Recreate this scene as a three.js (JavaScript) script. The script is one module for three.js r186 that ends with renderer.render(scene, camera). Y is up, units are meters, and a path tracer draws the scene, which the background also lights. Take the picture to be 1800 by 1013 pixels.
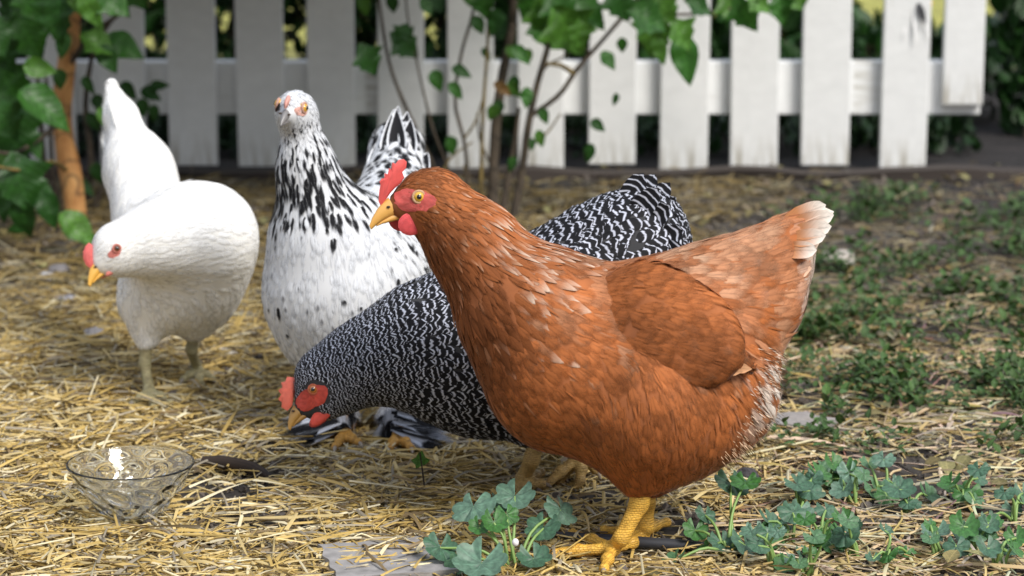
import * as THREE from 'three';
import { mergeGeometries } from 'three/addons/utils/BufferGeometryUtils.js';
import { ImprovedNoise } from 'three/addons/math/ImprovedNoise.js';

// ---------------------------------------------------------------- camera, sky, sun, exposure
const W = 1800, H = 1013, FPX = 4800, EYE = 0.87, PITCH = Math.atan(1004 / FPX);
const scene = new THREE.Scene();
const camera = new THREE.PerspectiveCamera(2 * Math.atan(H / 2 / FPX) * 180 / Math.PI, W / H, 0.1, 200);
camera.position.set(0, EYE, 0);
camera.rotation.x = -PITCH;
camera.focus = 2.9;
camera.userData.fStop = 6.2;
scene.add(camera);
camera.updateMatrixWorld(true);

const mix = (a, b, t) => a + (b - a) * t;
const SUN_DIR = new THREE.Vector3(0.50, 0.77, 0.36).normalize();   // towards the sun
const SUN_POWER = 3.3, SKY_POWER = 0.66;
{
  const w = 256, h = 128, d = new Float32Array(w * h * 4);
  for (let j = 0; j < h; j++) for (let i = 0; i < w; i++) {
    const el = ((j + 0.5) / h - 0.5) * Math.PI, az = ((i + 0.5) / w - 0.5) * 2 * Math.PI;
    const v = [Math.cos(az) * Math.cos(el), Math.sin(el), Math.sin(az) * Math.cos(el)];
    const up = Math.max(0, v[1]), c = v[0] * SUN_DIR.x + v[1] * SUN_DIR.y + v[2] * SUN_DIR.z;
    const k = 0.55 + 0.45 * Math.pow(up, 0.6) + 0.45 * Math.pow(Math.max(0, c), 3);
    const g = v[1] < 0 ? 0.25 : 1, o = (j * w + i) * 4;
    const zen = Math.pow(up, 0.7); d[o] = SKY_POWER * k * g * mix(1.03, 0.88, zen); d[o + 1] = SKY_POWER * k * g * mix(1.0, 0.99, zen); d[o + 2] = SKY_POWER * k * g * mix(0.93, 1.22, zen); d[o + 3] = 1;
  }
  const t = new THREE.DataTexture(d, w, h, THREE.RGBAFormat, THREE.FloatType);
  t.mapping = THREE.EquirectangularReflectionMapping; t.magFilter = THREE.LinearFilter; t.needsUpdate = true;
  scene.background = t; scene.environment = t;
}
const sun = new THREE.DirectionalLight(new THREE.Color(1, 0.945, 0.86), SUN_POWER);
sun.position.copy(SUN_DIR).multiplyScalar(20); sun.target.position.set(0, 0, -3.5);
sun.castShadow = true; sun.shadow.radius = 40; sun.shadow.mapSize.set(2048, 2048);
Object.assign(sun.shadow.camera, { left: -6, right: 6, top: 6, bottom: -6, near: 1, far: 45 });
scene.add(sun, sun.target);
const renderer = new THREE.WebGLRenderer({ antialias: true });
renderer.setSize(1024, 576);
renderer.shadowMap.enabled = true;
renderer.toneMapping = THREE.LinearToneMapping;
renderer.toneMappingExposure = 1.28;

// ---------------------------------------------------------------- helpers
const V = (x, y, z) => new THREE.Vector3(x, y, z);
let seedState = 1;
const seed = (s) => { seedState = s >>> 0; };
const rnd = () => { seedState = (seedState + 0x6d2b79f5) >>> 0; let t = seedState; t = Math.imul(t ^ (t >>> 15), t | 1); t ^= t + Math.imul(t ^ (t >>> 7), t | 61); return ((t ^ (t >>> 14)) >>> 0) / 4294967296; };
const rr = (a, b) => a + (b - a) * rnd();
const clamp = (x, a = 0, b = 1) => Math.min(b, Math.max(a, x));
const smooth = (a, b, x) => { const t = clamp((x - a) / (b - a)); return t * t * (3 - 2 * t); };
const perlin = new ImprovedNoise();
const N3 = (x, y, z = 0) => perlin.noise(x + 31.7, y + 17.3, z + 5.1);
const fbm = (x, y, z = 0, o = 4) => { let s = 0, a = 0.5; for (let i = 0; i < o; i++) { s += a * N3(x, y, z); x *= 2.03; y *= 2.03; z *= 2.03; a *= 0.5; } return s; };
const names = {};
const numbered = (n) => { const k = names[n] = (names[n] ?? -1) + 1; return k ? n + '_' + String(k).padStart(3, '0') : n; };
function tag(o, label, category, group) { o.userData.label = label; o.userData.category = category; if (group) o.userData.group = group; return o; }
function base(name, pos, label, category, group) { const g = new THREE.Group(); g.name = numbered(name); g.position.copy(pos); scene.add(g); return tag(g, label, category, group); }
function part(name, geo, mat, parent = scene) { const m = new THREE.Mesh(geo, mat); m.name = parent === scene ? numbered(name) : name; m.castShadow = m.receiveShadow = true; parent.add(m); return m; }
function structure(o) { o.userData.kind = 'structure'; return o; }
function stuff(o) { o.userData.kind = 'stuff'; return o; }
// a point of the place from where it shows in the photograph and how far away it is
const cosP = Math.cos(PITCH), sinP = Math.sin(PITCH);
function at(px, py, depth) {
  const x = (px - W / 2) / FPX * depth, y = -(py - H / 2) / FPX * depth;
  return V(x, EYE + y * cosP - depth * sinP, -(depth * cosP + y * sinP));
}
const groundDepth = (py) => { const a = PITCH + Math.atan((py - H / 2) / FPX), g = EYE / Math.tan(a); return g * cosP + EYE * sinP; };
const onGround = (px, py) => { const p = at(px, py, groundDepth(py)); p.y = 0; return p; };

function tex(w, h, f, srgb = true, repeat = true) {          // f(u, v) -> [r, g, b] 0..1 (sRGB when srgb)
  const d = new Uint8Array(w * h * 4);
  for (let j = 0; j < h; j++) for (let i = 0; i < w; i++) {
    const c = f((i + 0.5) / w, (j + 0.5) / h), o = (j * w + i) * 4;
    d[o] = clamp(c[0]) * 255; d[o + 1] = clamp(c[1]) * 255; d[o + 2] = clamp(c[2]) * 255; d[o + 3] = c.length > 3 ? clamp(c[3]) * 255 : 255;
  }
  const t = new THREE.DataTexture(d, w, h, THREE.RGBAFormat);
  t.magFilter = THREE.LinearFilter; t.minFilter = THREE.LinearFilter;
  if (repeat) t.wrapS = t.wrapT = THREE.RepeatWrapping;
  if (srgb) t.colorSpace = THREE.SRGBColorSpace;
  t.needsUpdate = true;
  return t;
}
const grey = (x) => [x, x, x];
const std = (o) => new THREE.MeshStandardMaterial({ roughness: 0.8, ...o });
const lin = (r, g, b) => new THREE.Color().setRGB(r, g, b);

// collects triangles with colours and texture coordinates
class Geo {
  constructor() { this.p = []; this.n = []; this.c = []; this.t = []; this.i = []; }
  get count() { return this.p.length / 3; }
  v(p, n, c, u = 0, w = 0) { this.p.push(p.x, p.y, p.z); this.n.push(n.x, n.y, n.z); this.c.push(c[0], c[1], c[2]); this.t.push(u, w); return this.count - 1; }
  q(a, b, c, d) { this.i.push(a, b, c, a, c, d); }
  tri(a, b, c) { this.i.push(a, b, c); }
  build() {
    const g = new THREE.BufferGeometry();
    g.setAttribute('position', new THREE.Float32BufferAttribute(this.p, 3));
    g.setAttribute('normal', new THREE.Float32BufferAttribute(this.n, 3));
    g.setAttribute('color', new THREE.Float32BufferAttribute(this.c, 3));
    g.setAttribute('uv', new THREE.Float32BufferAttribute(this.t, 2));
    g.setIndex(this.i);
    return g;
  }
}
// a tube through points with a radius at each, smooth along a spline, ends closed
function limb(pts, radii, { sides = 8, steps = 12, knob = null, uvLen = 1 } = {}) {
  const curve = new THREE.CatmullRomCurve3(pts, false, 'centripetal'), fr = curve.computeFrenetFrames(steps, false), g = new Geo(), L = curve.getLength();
  for (let s = 0; s <= steps; s++) {
    const t = s / steps, p = curve.getPointAt(t), f = t * (radii.length - 1), k = Math.min(radii.length - 2, Math.floor(f));
    let r = mix(radii[k], radii[k + 1], f - k);
    if (knob) r *= knob(t);
    for (let j = 0; j <= sides; j++) {
      const a = j / sides * 2 * Math.PI, n = fr.normals[s].clone().multiplyScalar(Math.cos(a)).addScaledVector(fr.binormals[s], Math.sin(a));
      g.v(p.clone().addScaledVector(n, r), n, [1, 1, 1], j / sides, t * L / uvLen);
    }
  }
  for (let s = 0; s < steps; s++) for (let j = 0; j < sides; j++) { const a = s * (sides + 1) + j; g.q(a, a + 1, a + sides + 2, a + sides + 1); }
  for (const [s, dir] of [[0, -1], [steps, 1]]) {
    const n = fr.tangents[s].clone().multiplyScalar(dir), c = g.v(curve.getPointAt(s / steps).addScaledVector(n, radii[dir < 0 ? 0 : radii.length - 1] * 0.3), n, [1, 1, 1], 0.5, 0);
    for (let j = 0; j < sides; j++) { const a = s * (sides + 1) + j; dir > 0 ? g.tri(a, a + 1, c) : g.tri(a + 1, a, c); }
  }
  return g.build();
}
// ---------------------------------------------------------------- ground
const groundTone = (x, z) => fbm(x * 1.7, z * 1.7, 3, 4);
const groundHeight = (x, z) => 0.012 * fbm(x * 3, z * 3, 1, 3) + 0.004 * N3(x * 25, z * 25, 2);
{
  const soilMap = tex(512, 512, (u, v) => {
    const a = fbm(u * 8, v * 8, 7, 5), b = N3(u * 90, v * 90, 4), c = N3(u * 200, v * 200, 9), k = 0.30 + 0.22 * a + 0.07 * b + 0.05 * c;
    return [k * 1.08, k * 0.98, k * 0.88];
  });
  const soilBump = tex(512, 512, (u, v) => grey(0.5 + 0.5 * fbm(u * 22, v * 22, 2, 5)), false);
  const n = 220, g = new Geo();
  for (let j = 0; j <= n; j++) for (let i = 0; i <= n; i++) {
    const fx = (i / n - 0.5) * 2, fz = j / n, x = Math.sign(fx) * (Math.abs(fx) * 2.2 + Math.pow(Math.abs(fx), 6) * 60), z = -(0.6 + 7 * fz + 70 * Math.pow(fz, 8)) + 3 * 0;
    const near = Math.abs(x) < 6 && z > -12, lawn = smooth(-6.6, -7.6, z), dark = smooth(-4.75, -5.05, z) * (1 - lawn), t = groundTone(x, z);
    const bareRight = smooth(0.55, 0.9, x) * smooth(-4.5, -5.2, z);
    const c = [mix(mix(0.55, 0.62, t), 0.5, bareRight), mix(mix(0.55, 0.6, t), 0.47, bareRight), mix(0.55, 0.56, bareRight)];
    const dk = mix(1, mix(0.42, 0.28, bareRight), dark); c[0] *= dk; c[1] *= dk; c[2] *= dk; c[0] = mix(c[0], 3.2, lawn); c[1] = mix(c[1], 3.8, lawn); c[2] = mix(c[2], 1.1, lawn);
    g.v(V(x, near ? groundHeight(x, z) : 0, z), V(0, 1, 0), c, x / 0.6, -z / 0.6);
  }
  for (let j = 0; j < n; j++) for (let i = 0; i < n; i++) { const a = j * (n + 1) + i; g.q(a, a + 1, a + n + 2, a + n + 1); }
  const geo = g.build(); geo.computeVertexNormals();
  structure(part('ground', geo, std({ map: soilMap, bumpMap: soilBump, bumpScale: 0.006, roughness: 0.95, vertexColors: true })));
}

// ---------------------------------------------------------------- white picket fence
const FENCE_DEPTH = groundDepth(302), fenceZ = onGround(900, 302).z;
{
  const paint = tex(256, 512, (u, v) => {
    const g = fbm(u * 3, v * 40, 1, 3) * 0.04, s = fbm(u * 9, v * 9, 5, 4), low = smooth(0.085, 0.0, v) * (0.2 + 0.9 * s), dirt = clamp(low + smooth(0.32, 0.55, s) * 0.25);
    return [mix(0.90 + g, 0.52, dirt), mix(0.905 + g, 0.49, dirt), mix(0.905 + g, 0.42, dirt)];
  });
  const mat = std({ map: paint, roughness: 0.55, bumpMap: tex(128, 256, (u, v) => grey(0.5 + 0.5 * fbm(u * 4, v * 60, 2, 3)), false), bumpScale: 0.0008 });
  const px2x = (px) => at(px, 200, FENCE_DEPTH).x;
  const f = base('picket_fence', V(px2x(900), 0, fenceZ), 'white painted wooden picket fence running behind the hens', 'fence');
  const ox = f.position.x;
  // pickets: chamfered boards with pointed tops
  function picketGeo(w, h, t, pointed, seedv) {
    const s = new THREE.Shape();
    s.moveTo(-w / 2, 0); s.lineTo(w / 2, 0); s.lineTo(w / 2, pointed ? h - 0.05 : h);
    if (pointed) s.lineTo(0, h);
    s.lineTo(-w / 2, pointed ? h - 0.05 : h); s.closePath();
    const g = new THREE.ExtrudeGeometry(s, { depth: t - 0.004, bevelEnabled: true, bevelThickness: 0.002, bevelSize: 0.002, bevelSegments: 2, curveSegments: 1 });
    const uv = g.attributes.uv, p = g.attributes.position;
    for (let i = 0; i < uv.count; i++) uv.setXY(i, p.getX(i) / 0.12 + seedv, p.getY(i) / 0.95);
    return g;
  }
  const spans = [[-64, 16], [56, 136], [178, 258], [299, 383], [420, 503], [543, 625], [665, 745], [788, 868], [911, 991], [1034, 1116], [1159, 1243], [1283, 1366], [1407, 1491], [1545, 1626]];
  spans.forEach(([a, b], i) => {
    const x0 = px2x(a), x1 = px2x(b);
    const m = part('picket', picketGeo(x1 - x0 - 0.004, 0.92, 0.02, true, i * 0.37), mat, f);
    m.position.set((x0 + x1) / 2 - ox, 0.012 + 0.006 * Math.sin(i * 2.3), -0.01);
    m.rotation.z = 0.006 * Math.sin(i * 1.7 + 1);
  });
  const sx0 = px2x(1652), sx1 = px2x(1722);
  const short = part('picket', picketGeo(sx1 - sx0 - 0.004, 0.80, 0.02, true, 9.1), mat, f);
  short.userData.label = 'short last picket ending at the bottom rail';
  short.position.set((sx0 + sx1) / 2 - ox, 0.135, -0.01);
  for (const [y0, y1] of [[0.113, 0.212], [0.62, 0.72]]) {
    const x0 = px2x(-120), x1 = px2x(1720), s = new THREE.Shape();
    s.moveTo(x0, y0); s.lineTo(x1, y0); s.lineTo(x1, y1); s.lineTo(x0, y1); s.closePath();
    const g = new THREE.ExtrudeGeometry(s, { depth: 0.036, bevelEnabled: true, bevelThickness: 0.002, bevelSize: 0.002, bevelSegments: 2 });
    const uv = g.attributes.uv, p = g.attributes.position;
    for (let i = 0; i < uv.count; i++) uv.setXY(i, p.getY(i) / 0.12, 0.3 + p.getX(i) / 0.95);
    const m = part('rail', g, mat, f); m.position.set(-ox, 0, -0.053);
  }
  // weathered timber edging lying along the foot of the fence
  const edge = new THREE.BoxGeometry(3.4, 0.022, 0.05, 60, 3, 4), p = edge.attributes.position;
  for (let i = 0; i < p.count; i++) p.setXYZ(i, p.getX(i), p.getY(i) + 0.014 * N3(p.getX(i) * 6, 1), p.getZ(i) + 0.03 * N3(p.getX(i) * 4, 3, p.getY(i) * 20));
  edge.computeVertexNormals();
  const e = part('timber_edging', edge, std({ color: lin(0.045, 0.035, 0.03), roughness: 0.95 }));
  e.position.set(-0.3, 0.006, fenceZ + 0.07);
  tag(e, 'dark weathered timber strip lying along the foot of the fence', 'edging');
}
// ---------------------------------------------------------------- leaves, shrubs, the young tree, bushes beyond the fence
// a leaf along +y, face towards +z, length 1: half width along the midrib, folded and drooping
function leafGeo(half, fold, droop, wave, seedv, rows = 18) {
  const g = new Geo(), cols = 4;
  for (let r = 0; r <= rows; r++) {
    const t = r / rows, hw = Math.max(half(t), 0.002);
    for (let j = 0; j <= cols; j++) {
      const s = j / cols * 2 - 1, x = s * hw, z = Math.abs(x) * fold - droop * t * t + wave * N3(t * 4, s * 1.5, seedv);
      const k = 0.9 + 0.25 * N3(t * 3, s, seedv + 4);
      g.v(V(x, t, z), V(0, 0, 1), [k, k, k], 0.5 + x, t);
    }
  }
  for (let r = 0; r < rows; r++) for (let j = 0; j < cols; j++) { const a = r * (cols + 1) + j; g.q(a, a + 1, a + cols + 2, a + cols + 1); }
  const geo = g.build(); geo.computeVertexNormals(); return geo;
}
const lobed = (t) => { const b = 0.29 * Math.pow(Math.sin(Math.PI * Math.min(1, t * 1.02)), 0.8), l = 0.22 * Math.max(0, 1 - Math.abs(t - 0.38) / 0.13) + 0.10 * Math.max(0, 1 - Math.abs(t - 0.62) / 0.07) + 0.02 * Math.abs(Math.sin(t * 30)); return (b * (t > 0.55 ? 1 - 0.35 * (t - 0.55) / 0.45 : 1) + l) * (t > 0.97 ? 0.3 : 1); };
const ovate = (t) => 0.33 * Math.pow(Math.sin(Math.PI * Math.pow(t, 0.75)), 0.9) * (1 - 0.25 * t) + 0.010 * Math.abs(Math.sin(t * 40));
const leafMap = tex(256, 256, (u, v) => {
  const x = Math.abs(u - 0.5), mid = Math.exp(-Math.pow(x / 0.010, 2)), side = Math.pow(Math.abs(Math.sin((v - x * 1.1) * 22)), 40) * smooth(0.45, 0.1, x), n = fbm(u * 9, v * 9, 2, 4), k = 0.82 + 0.25 * n + 0.22 * mid + 0.12 * side;
  return [k * 0.93, k, k * 0.82];
});
const leafBump = tex(256, 256, (u, v) => { const x = Math.abs(u - 0.5); return grey(0.6 - 0.3 * Math.exp(-Math.pow(x / 0.012, 2)) - 0.25 * Math.pow(Math.abs(Math.sin((v - x * 1.1) * 22)), 14) + 0.15 * fbm(u * 20, v * 20, 4, 3)); }, false);
const leafMat = (r, g, b, thru = 0.35) => new THREE.MeshPhysicalMaterial({ color: lin(r, g, b), map: leafMap, bumpMap: leafBump, bumpScale: 0.0015, vertexColors: true, roughness: 0.45, transmission: thru, thickness: 0, specularIntensity: 0.6 });
const leafTones = [leafMat(0.065, 0.21, 0.04), leafMat(0.04, 0.14, 0.03), leafMat(0.14, 0.32, 0.06), leafMat(0.055, 0.17, 0.045), leafMat(0.30, 0.13, 0.035)];
const leafShapes = [leafGeo(lobed, 0.30, 0.22, 0.10, 1), leafGeo(lobed, 0.45, 0.35, 0.12, 5), leafGeo(ovate, 0.35, 0.28, 0.08, 9), leafGeo(ovate, 0.2, 0.15, 0.1, 14)];
const barkMap = (c0, c1, s) => tex(128, 256, (u, v) => { const a = 0.5 + 0.5 * fbm(Math.sin(u * 6.283) * 2.2, v * 7, s, 4), r = Math.pow(Math.abs(Math.sin(v * 17 + 2 * N3(u * 3, v * 9, s))), 24) * 0.35, k = clamp(a + 0.25 * N3(u * 40, v * 6, s)); return [0, 1, 2].map((i) => mix(c0[i], c1[i], k) * (1 - r)); });
const greyBark = std({ map: barkMap([0.20, 0.17, 0.14], [0.42, 0.37, 0.31], 3), roughness: 0.9, bumpMap: skinNoise(3), bumpScale: 0.003 });
const amberBark = std({ map: barkMap([0.55, 0.33, 0.15], [0.93, 0.74, 0.48], 8), roughness: 0.75, bumpMap: skinNoise(9), bumpScale: 0.003 });
const oliveBark = std({ map: barkMap([0.36, 0.30, 0.15], [0.58, 0.50, 0.28], 5), roughness: 0.8 });
function skinNoise(s) { return tex(128, 128, (u, v) => grey(0.5 + 0.5 * fbm(u * 14, v * 5, s, 4)), false); }
function stem(root, pts, r0, r1, mat, depth, name = 'stem') {                 // points in the photograph, radii in its pixels
  const P = pts.map(([x, y, dz = 0]) => at(x, y, depth + dz).sub(root.position)), k = depth / FPX;
  part(name, limb(P, [r0 * k, mix(r0, r1, 0.5) * k, r1 * k], { sides: 9, steps: 18, knob: (t) => 1 + 0.10 * N3(t * 9, r0, pts[0][0]) + 0.10 * Math.pow(Math.abs(Math.sin(t * 9 + r0)), 12), uvLen: 0.25 }), mat, root);
}
// a leaf seen at (x, y) of the photograph, len pixels long, its tip pointing at angle a (0 = right, 90 = up)
function leafAt(root, x, y, depth, len, a, tone, kind, flip = 0) {
  const m = part('leaf', leafShapes[kind], leafTones[tone], root), L = len / FPX * depth, k = a * Math.PI / 180;
  m.scale.set(L * rr(0.9, 1.15), L, L);
  const tip = V(Math.cos(k), Math.sin(k), rr(-0.1, 0.35)).normalize(), face = V(rr(-0.35, 0.35), 0.45 + rr(-0.3, 0.3), 0.75 + flip).normalize(), X = tip.clone().cross(face).normalize(), Z = X.clone().cross(tip);
  m.quaternion.setFromRotationMatrix(new THREE.Matrix4().makeBasis(X, tip, Z));
  m.position.copy(at(x, y, depth)).sub(root.position).addScaledVector(tip, -L * 0.5);
}
seed(71);
{ // young tree at the left
  const d = groundDepth(392), root = base('young_tree', onGround(132, 392), 'young tree with orange brown trunk and broad green leaves at the left', 'tree');
  stem(root, [[136, 400], [128, 330], [113, 250], [108, 190], [117, 110], [124, 40], [128, -80], [120, -260]], 19, 14, amberBark, d, 'trunk');
  stem(root, [[118, 120, 0], [160, 60, -0.05], [215, 20, -0.05], [260, -40, -0.1]], 5, 3, greyBark, d, 'branch');
  stem(root, [[112, 210, 0], [60, 250, -0.2], [20, 270, -0.3], [-30, 262, -0.4]], 5, 3, greyBark, d, 'branch');
  stem(root, [[122, 60, 0], [70, 20, -0.1], [20, -20, -0.2]], 6, 3, greyBark, d, 'branch');
  stem(root, [[118, 300, 0], [90, 285, -0.15], [40, 300, -0.3], [-20, 290, -0.4]], 4, 2.5, oliveBark, d, 'branch');
  const L = [[15, 150, 105, 300, 0, 0], [80, 188, 112, -32, 0, 2], [25, 235, 120, -75, 1, 0], [50, 62, 105, -60, 0, 0], [98, 28, 100, -100, 1, 0], [160, 20, 70, -60, 2, 2], [172, 75, 70, -20, 2, 0], [218, 82, 78, -25, 0, 2], [190, 104, 60, -60, 1, 2], [20, 20, 90, -120, 3, 0], [60, 5, 90, -70, 0, 0], [130, -5, 80, -50, 2, 0], [38, 320, 115, -70, 1, 0], [85, 368, 70, -70, 1, 2], [42, 385, 80, -85, 1, 2], [138, 402, 85, -40, 2, 2], [8, 350, 90, -110, 3, 0], [70, 335, 70, -20, 3, 2], [10, 285, 60, -40, 2, 2], [105, 140, 40, -80, 3, 2], [8, 210, 90, -60, 3, 0], [70, 120, 60, -10, 2, 2], [5, 95, 80, -70, 1, 0], [200, 5, 70, -30, 0, 0], [240, -10, 70, -60, 1, 0], [30, 420, 60, -95, 3, 2], [168, 425, 50, -10, 3, 2], [180, 205, 34, -70, 2, 2], [155, 150, 36, -60, 1, 2], [-10, 60, 90, -60, 3, 0], [60, 255, 60, -60, 0, 2], [110, 80, 50, -100, 0, 2]];
  for (const [x, y, len, a, tone, kind] of L) leafAt(root, x, y, d - 0.25 + rr(-0.15, 0.12), len, a, tone, kind + (rnd() < 0.4 ? 1 : 0));
  for (let i = 0; i < 60; i++) leafAt(root, rr(-120, 330), rr(-330, -30), d + rr(-0.5, 0.3), rr(70, 110), rr(-130, -40), Math.floor(rr(0, 4)), Math.floor(rr(0, 4)));
}
{ // its crown, above the picture
  const tree = scene.children.find((o) => o.name === 'young_tree'), n = 1900, m = new THREE.InstancedMesh(leafShapes[1], leafTones[3], n), M = new THREE.Matrix4(), Q = new THREE.Quaternion(), E = new THREE.Euler();
  for (let i = 0; i < n; i++) { let p; do p = V(rr(-1, 1), rr(-1, 1), rr(-1, 1)); while (p.length() > 1 || fbm(p.x * 2, p.y * 2, p.z * 2 + 7, 2) < -0.12); const s = rr(0.07, 0.12), k = rr(0.7, 1.2); M.compose(V(p.x * 0.85 + 0.1, 1.05 + p.y * 0.55, p.z * 0.65), Q.setFromEuler(E.set(rr(-2, 0), rr(-3.1, 3.1), rr(-0.6, 0.6))), V(s, s, s)); m.setMatrixAt(i, M); m.setColorAt(i, lin(k, k, k)); }
  m.name = 'crown'; m.userData.kind = 'stuff'; tree.add(m);
}
{ // thin grey suckers beside it
  const d = groundDepth(372), root = base('sapling', onGround(70, 372), 'thin bare grey stems rising beside the young tree trunk', 'sapling');
  stem(root, [[90, 380], [78, 290], [68, 170], [62, 60], [60, -80]], 5, 3, greyBark, d); stem(root, [[110, 384], [92, 300], [86, 180], [70, 90], [40, 0]], 4, 2.5, greyBark, d);
  stem(root, [[150, 380], [160, 280], [150, 190], [165, 90], [200, 30], [260, -30]], 6, 3, greyBark, d); stem(root, [[160, 380], [186, 300], [176, 220], [160, 150]], 4, 2, greyBark, d);
  for (const [x, y, len, a, t] of [[165, 215, 40, -60, 3], [176, 180, 36, -20, 1], [172, 305, 40, -80, 3], [80, 200, 36, -120, 1], [150, 330, 40, -30, 3], [225, 160, 40, -50, 1], [265, 165, 40, -20, 1], [250, 190, 36, -90, 3], [280, 150, 36, 10, 1], [235, 205, 36, -40, 1], [270, 200, 34, -100, 3]]) leafAt(root, x, y, d - 0.02, len, a, t, 2);
}
{ // shrub in front of the fence, middle
  const d = groundDepth(388), root = base('shrub', onGround(885, 388), 'leafy shrub with several grey stems behind the red hen', 'shrub');
  const st = (pts, a, b, m = greyBark) => stem(root, pts, a * 0.8, b * 0.75, m, d);
  st([[866, 400], [868, 300], [872, 220], [884, 130], [900, 50], [906, -90]], 13, 9);
  st([[900, 395], [918, 300], [930, 215], [944, 150], [968, 60], [975, -60]], 10, 5);
  st([[932, 205], [985, 165], [1012, 125], [1060, 70], [1110, 10], [1150, -50]], 6, 4);
  st([[1010, 130], [985, 115], [960, 112]], 6, 4, oliveBark);
  st([[846, 400], [846, 300], [850, 180], [858, 60], [856, -60]], 5, 3, oliveBark);
  st([[780, 330], [742, 250], [705, 170], [684, 110], [660, -40]], 5, 3);
  st([[822, 395], [818, 260], [800, 180], [812, 90], [832, 20], [836, -60]], 5, 3);
  st([[790, 300], [762, 230], [735, 120], [715, 20], [712, -60]], 3, 2, greyBark);
  st([[880, 400], [890, 330], [905, 250], [912, 190]], 9, 5);
  st([[815, 245], [835, 215], [850, 170]], 3, 2, oliveBark);
  const L = [[712, 78, 78, -40, 1, 0], [648, 105, 76, -60, 1, 0], [706, 60, 50, -120, 1, 0], [812, 126, 44, -20, 1, 2], [768, 142, 46, -70, 0, 2], [802, 160, 44, -50, 0, 2], [855, 95, 30, -60, 1, 2], [916, 96, 50, -40, 0, 2], [884, 156, 44, -35, 4, 2], [926, 172, 44, -90, 0, 2], [962, 30, 100, -70, 2, 0], [1000, 55, 120, -60, 2, 0], [1035, 20, 100, -40, 0, 0], [1070, 106, 46, -50, 0, 2], [930, 10, 70, -110, 0, 0], [985, 10, 90, -50, 0, 0], [850, 8, 60, -80, 0, 0], [870, 40, 60, -110, 1, 2], [1150, 60, 110, -100, 2, 0], [1205, 105, 105, -80, 0, 2], [1200, 60, 80, -50, 2, 0], [1140, 30, 100, -20, 0, 0], [1170, 15, 80, -60, 2, 0], [1160, 90, 60, -70, 2, 2], [1310, 25, 90, -60, 0, 0], [1285, 10, 70, -50, 2, 0], [1372, 15, 70, -80, 0, 0], [1395, 5, 50, -20, 2, 2], [1230, 10, 70, -20, 1, 0], [1335, 5, 60, -30, 2, 0], [1090, 5, 90, -60, 1, 0], [985, 50, 90, -120, 1, 0], [1020, 60, 70, -90, 2, 0], [835, 0, 60, -40, 2, 2], [640, 10, 50, -70, 2, 2], [690, 8, 40, -90, 1, 2], [950, 55, 70, -60, 0, 0], [750, 12, 40, -50, 3, 2]];
  for (const [x, y, len, a, tone, kind] of L) leafAt(root, x, y, d - 0.08 + rr(-0.15, 0.1), len * 0.88, a, tone, kind + (rnd() < 0.35 ? 1 : 0));
  for (let i = 0; i < 16; i++) leafAt(root, rr(780, 1110), rr(20, 300), d - 0.05, rr(22, 40), rr(-120, -20), Math.floor(rr(0, 4)), 2);
  st([[944, 160], [958, 120], [1000, 95]], 3, 2); st([[925, 260], [960, 235], [985, 200]], 3, 2, oliveBark); st([[868, 300], [845, 250], [838, 200]], 3, 2); st([[1040, 95], [1000, 60], [990, 20]], 3, 2); st([[770, 330], [790, 280], [830, 250]], 3, 2, oliveBark); st([[855, 380], [830, 340], [815, 290]], 4, 2, oliveBark);
  st([[1110, 10], [1180, 25], [1260, 20], [1340, 0], [1420, -20]], 4, 2);
  for (let i = 0; i < 50; i++) leafAt(root, rr(560, 1450), rr(-330, -35), d + rr(-0.5, 0.3), rr(60, 110), rr(-130, -40), Math.floor(rr(0, 4)), Math.floor(rr(0, 4)));
}
{ // its crown, above the picture
  const shrub = scene.children.find((o) => o.name === 'shrub'), n = 1000, m = new THREE.InstancedMesh(leafShapes[0], leafTones[3], n), M = new THREE.Matrix4(), Q = new THREE.Quaternion(), E = new THREE.Euler();
  for (let i = 0; i < n; i++) { let p; do p = V(rr(-1, 1), rr(-1, 1), rr(-1, 1)); while (p.length() > 1 || fbm(p.x * 2, p.y * 2, p.z * 2 + 3, 2) < -0.12); const s = rr(0.07, 0.12), k = rr(0.7, 1.2); M.compose(V(p.x * 0.55 - 0.12, 1.0 + p.y * 0.42, p.z * 0.5 + 0.1), Q.setFromEuler(E.set(rr(-2, 0), rr(-3.1, 3.1), rr(-0.6, 0.6))), V(s, s, s)); m.setMatrixAt(i, M); m.setColorAt(i, lin(k, k, k)); }
  m.name = 'crown'; m.userData.kind = 'stuff'; shrub.add(m);
}
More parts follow.
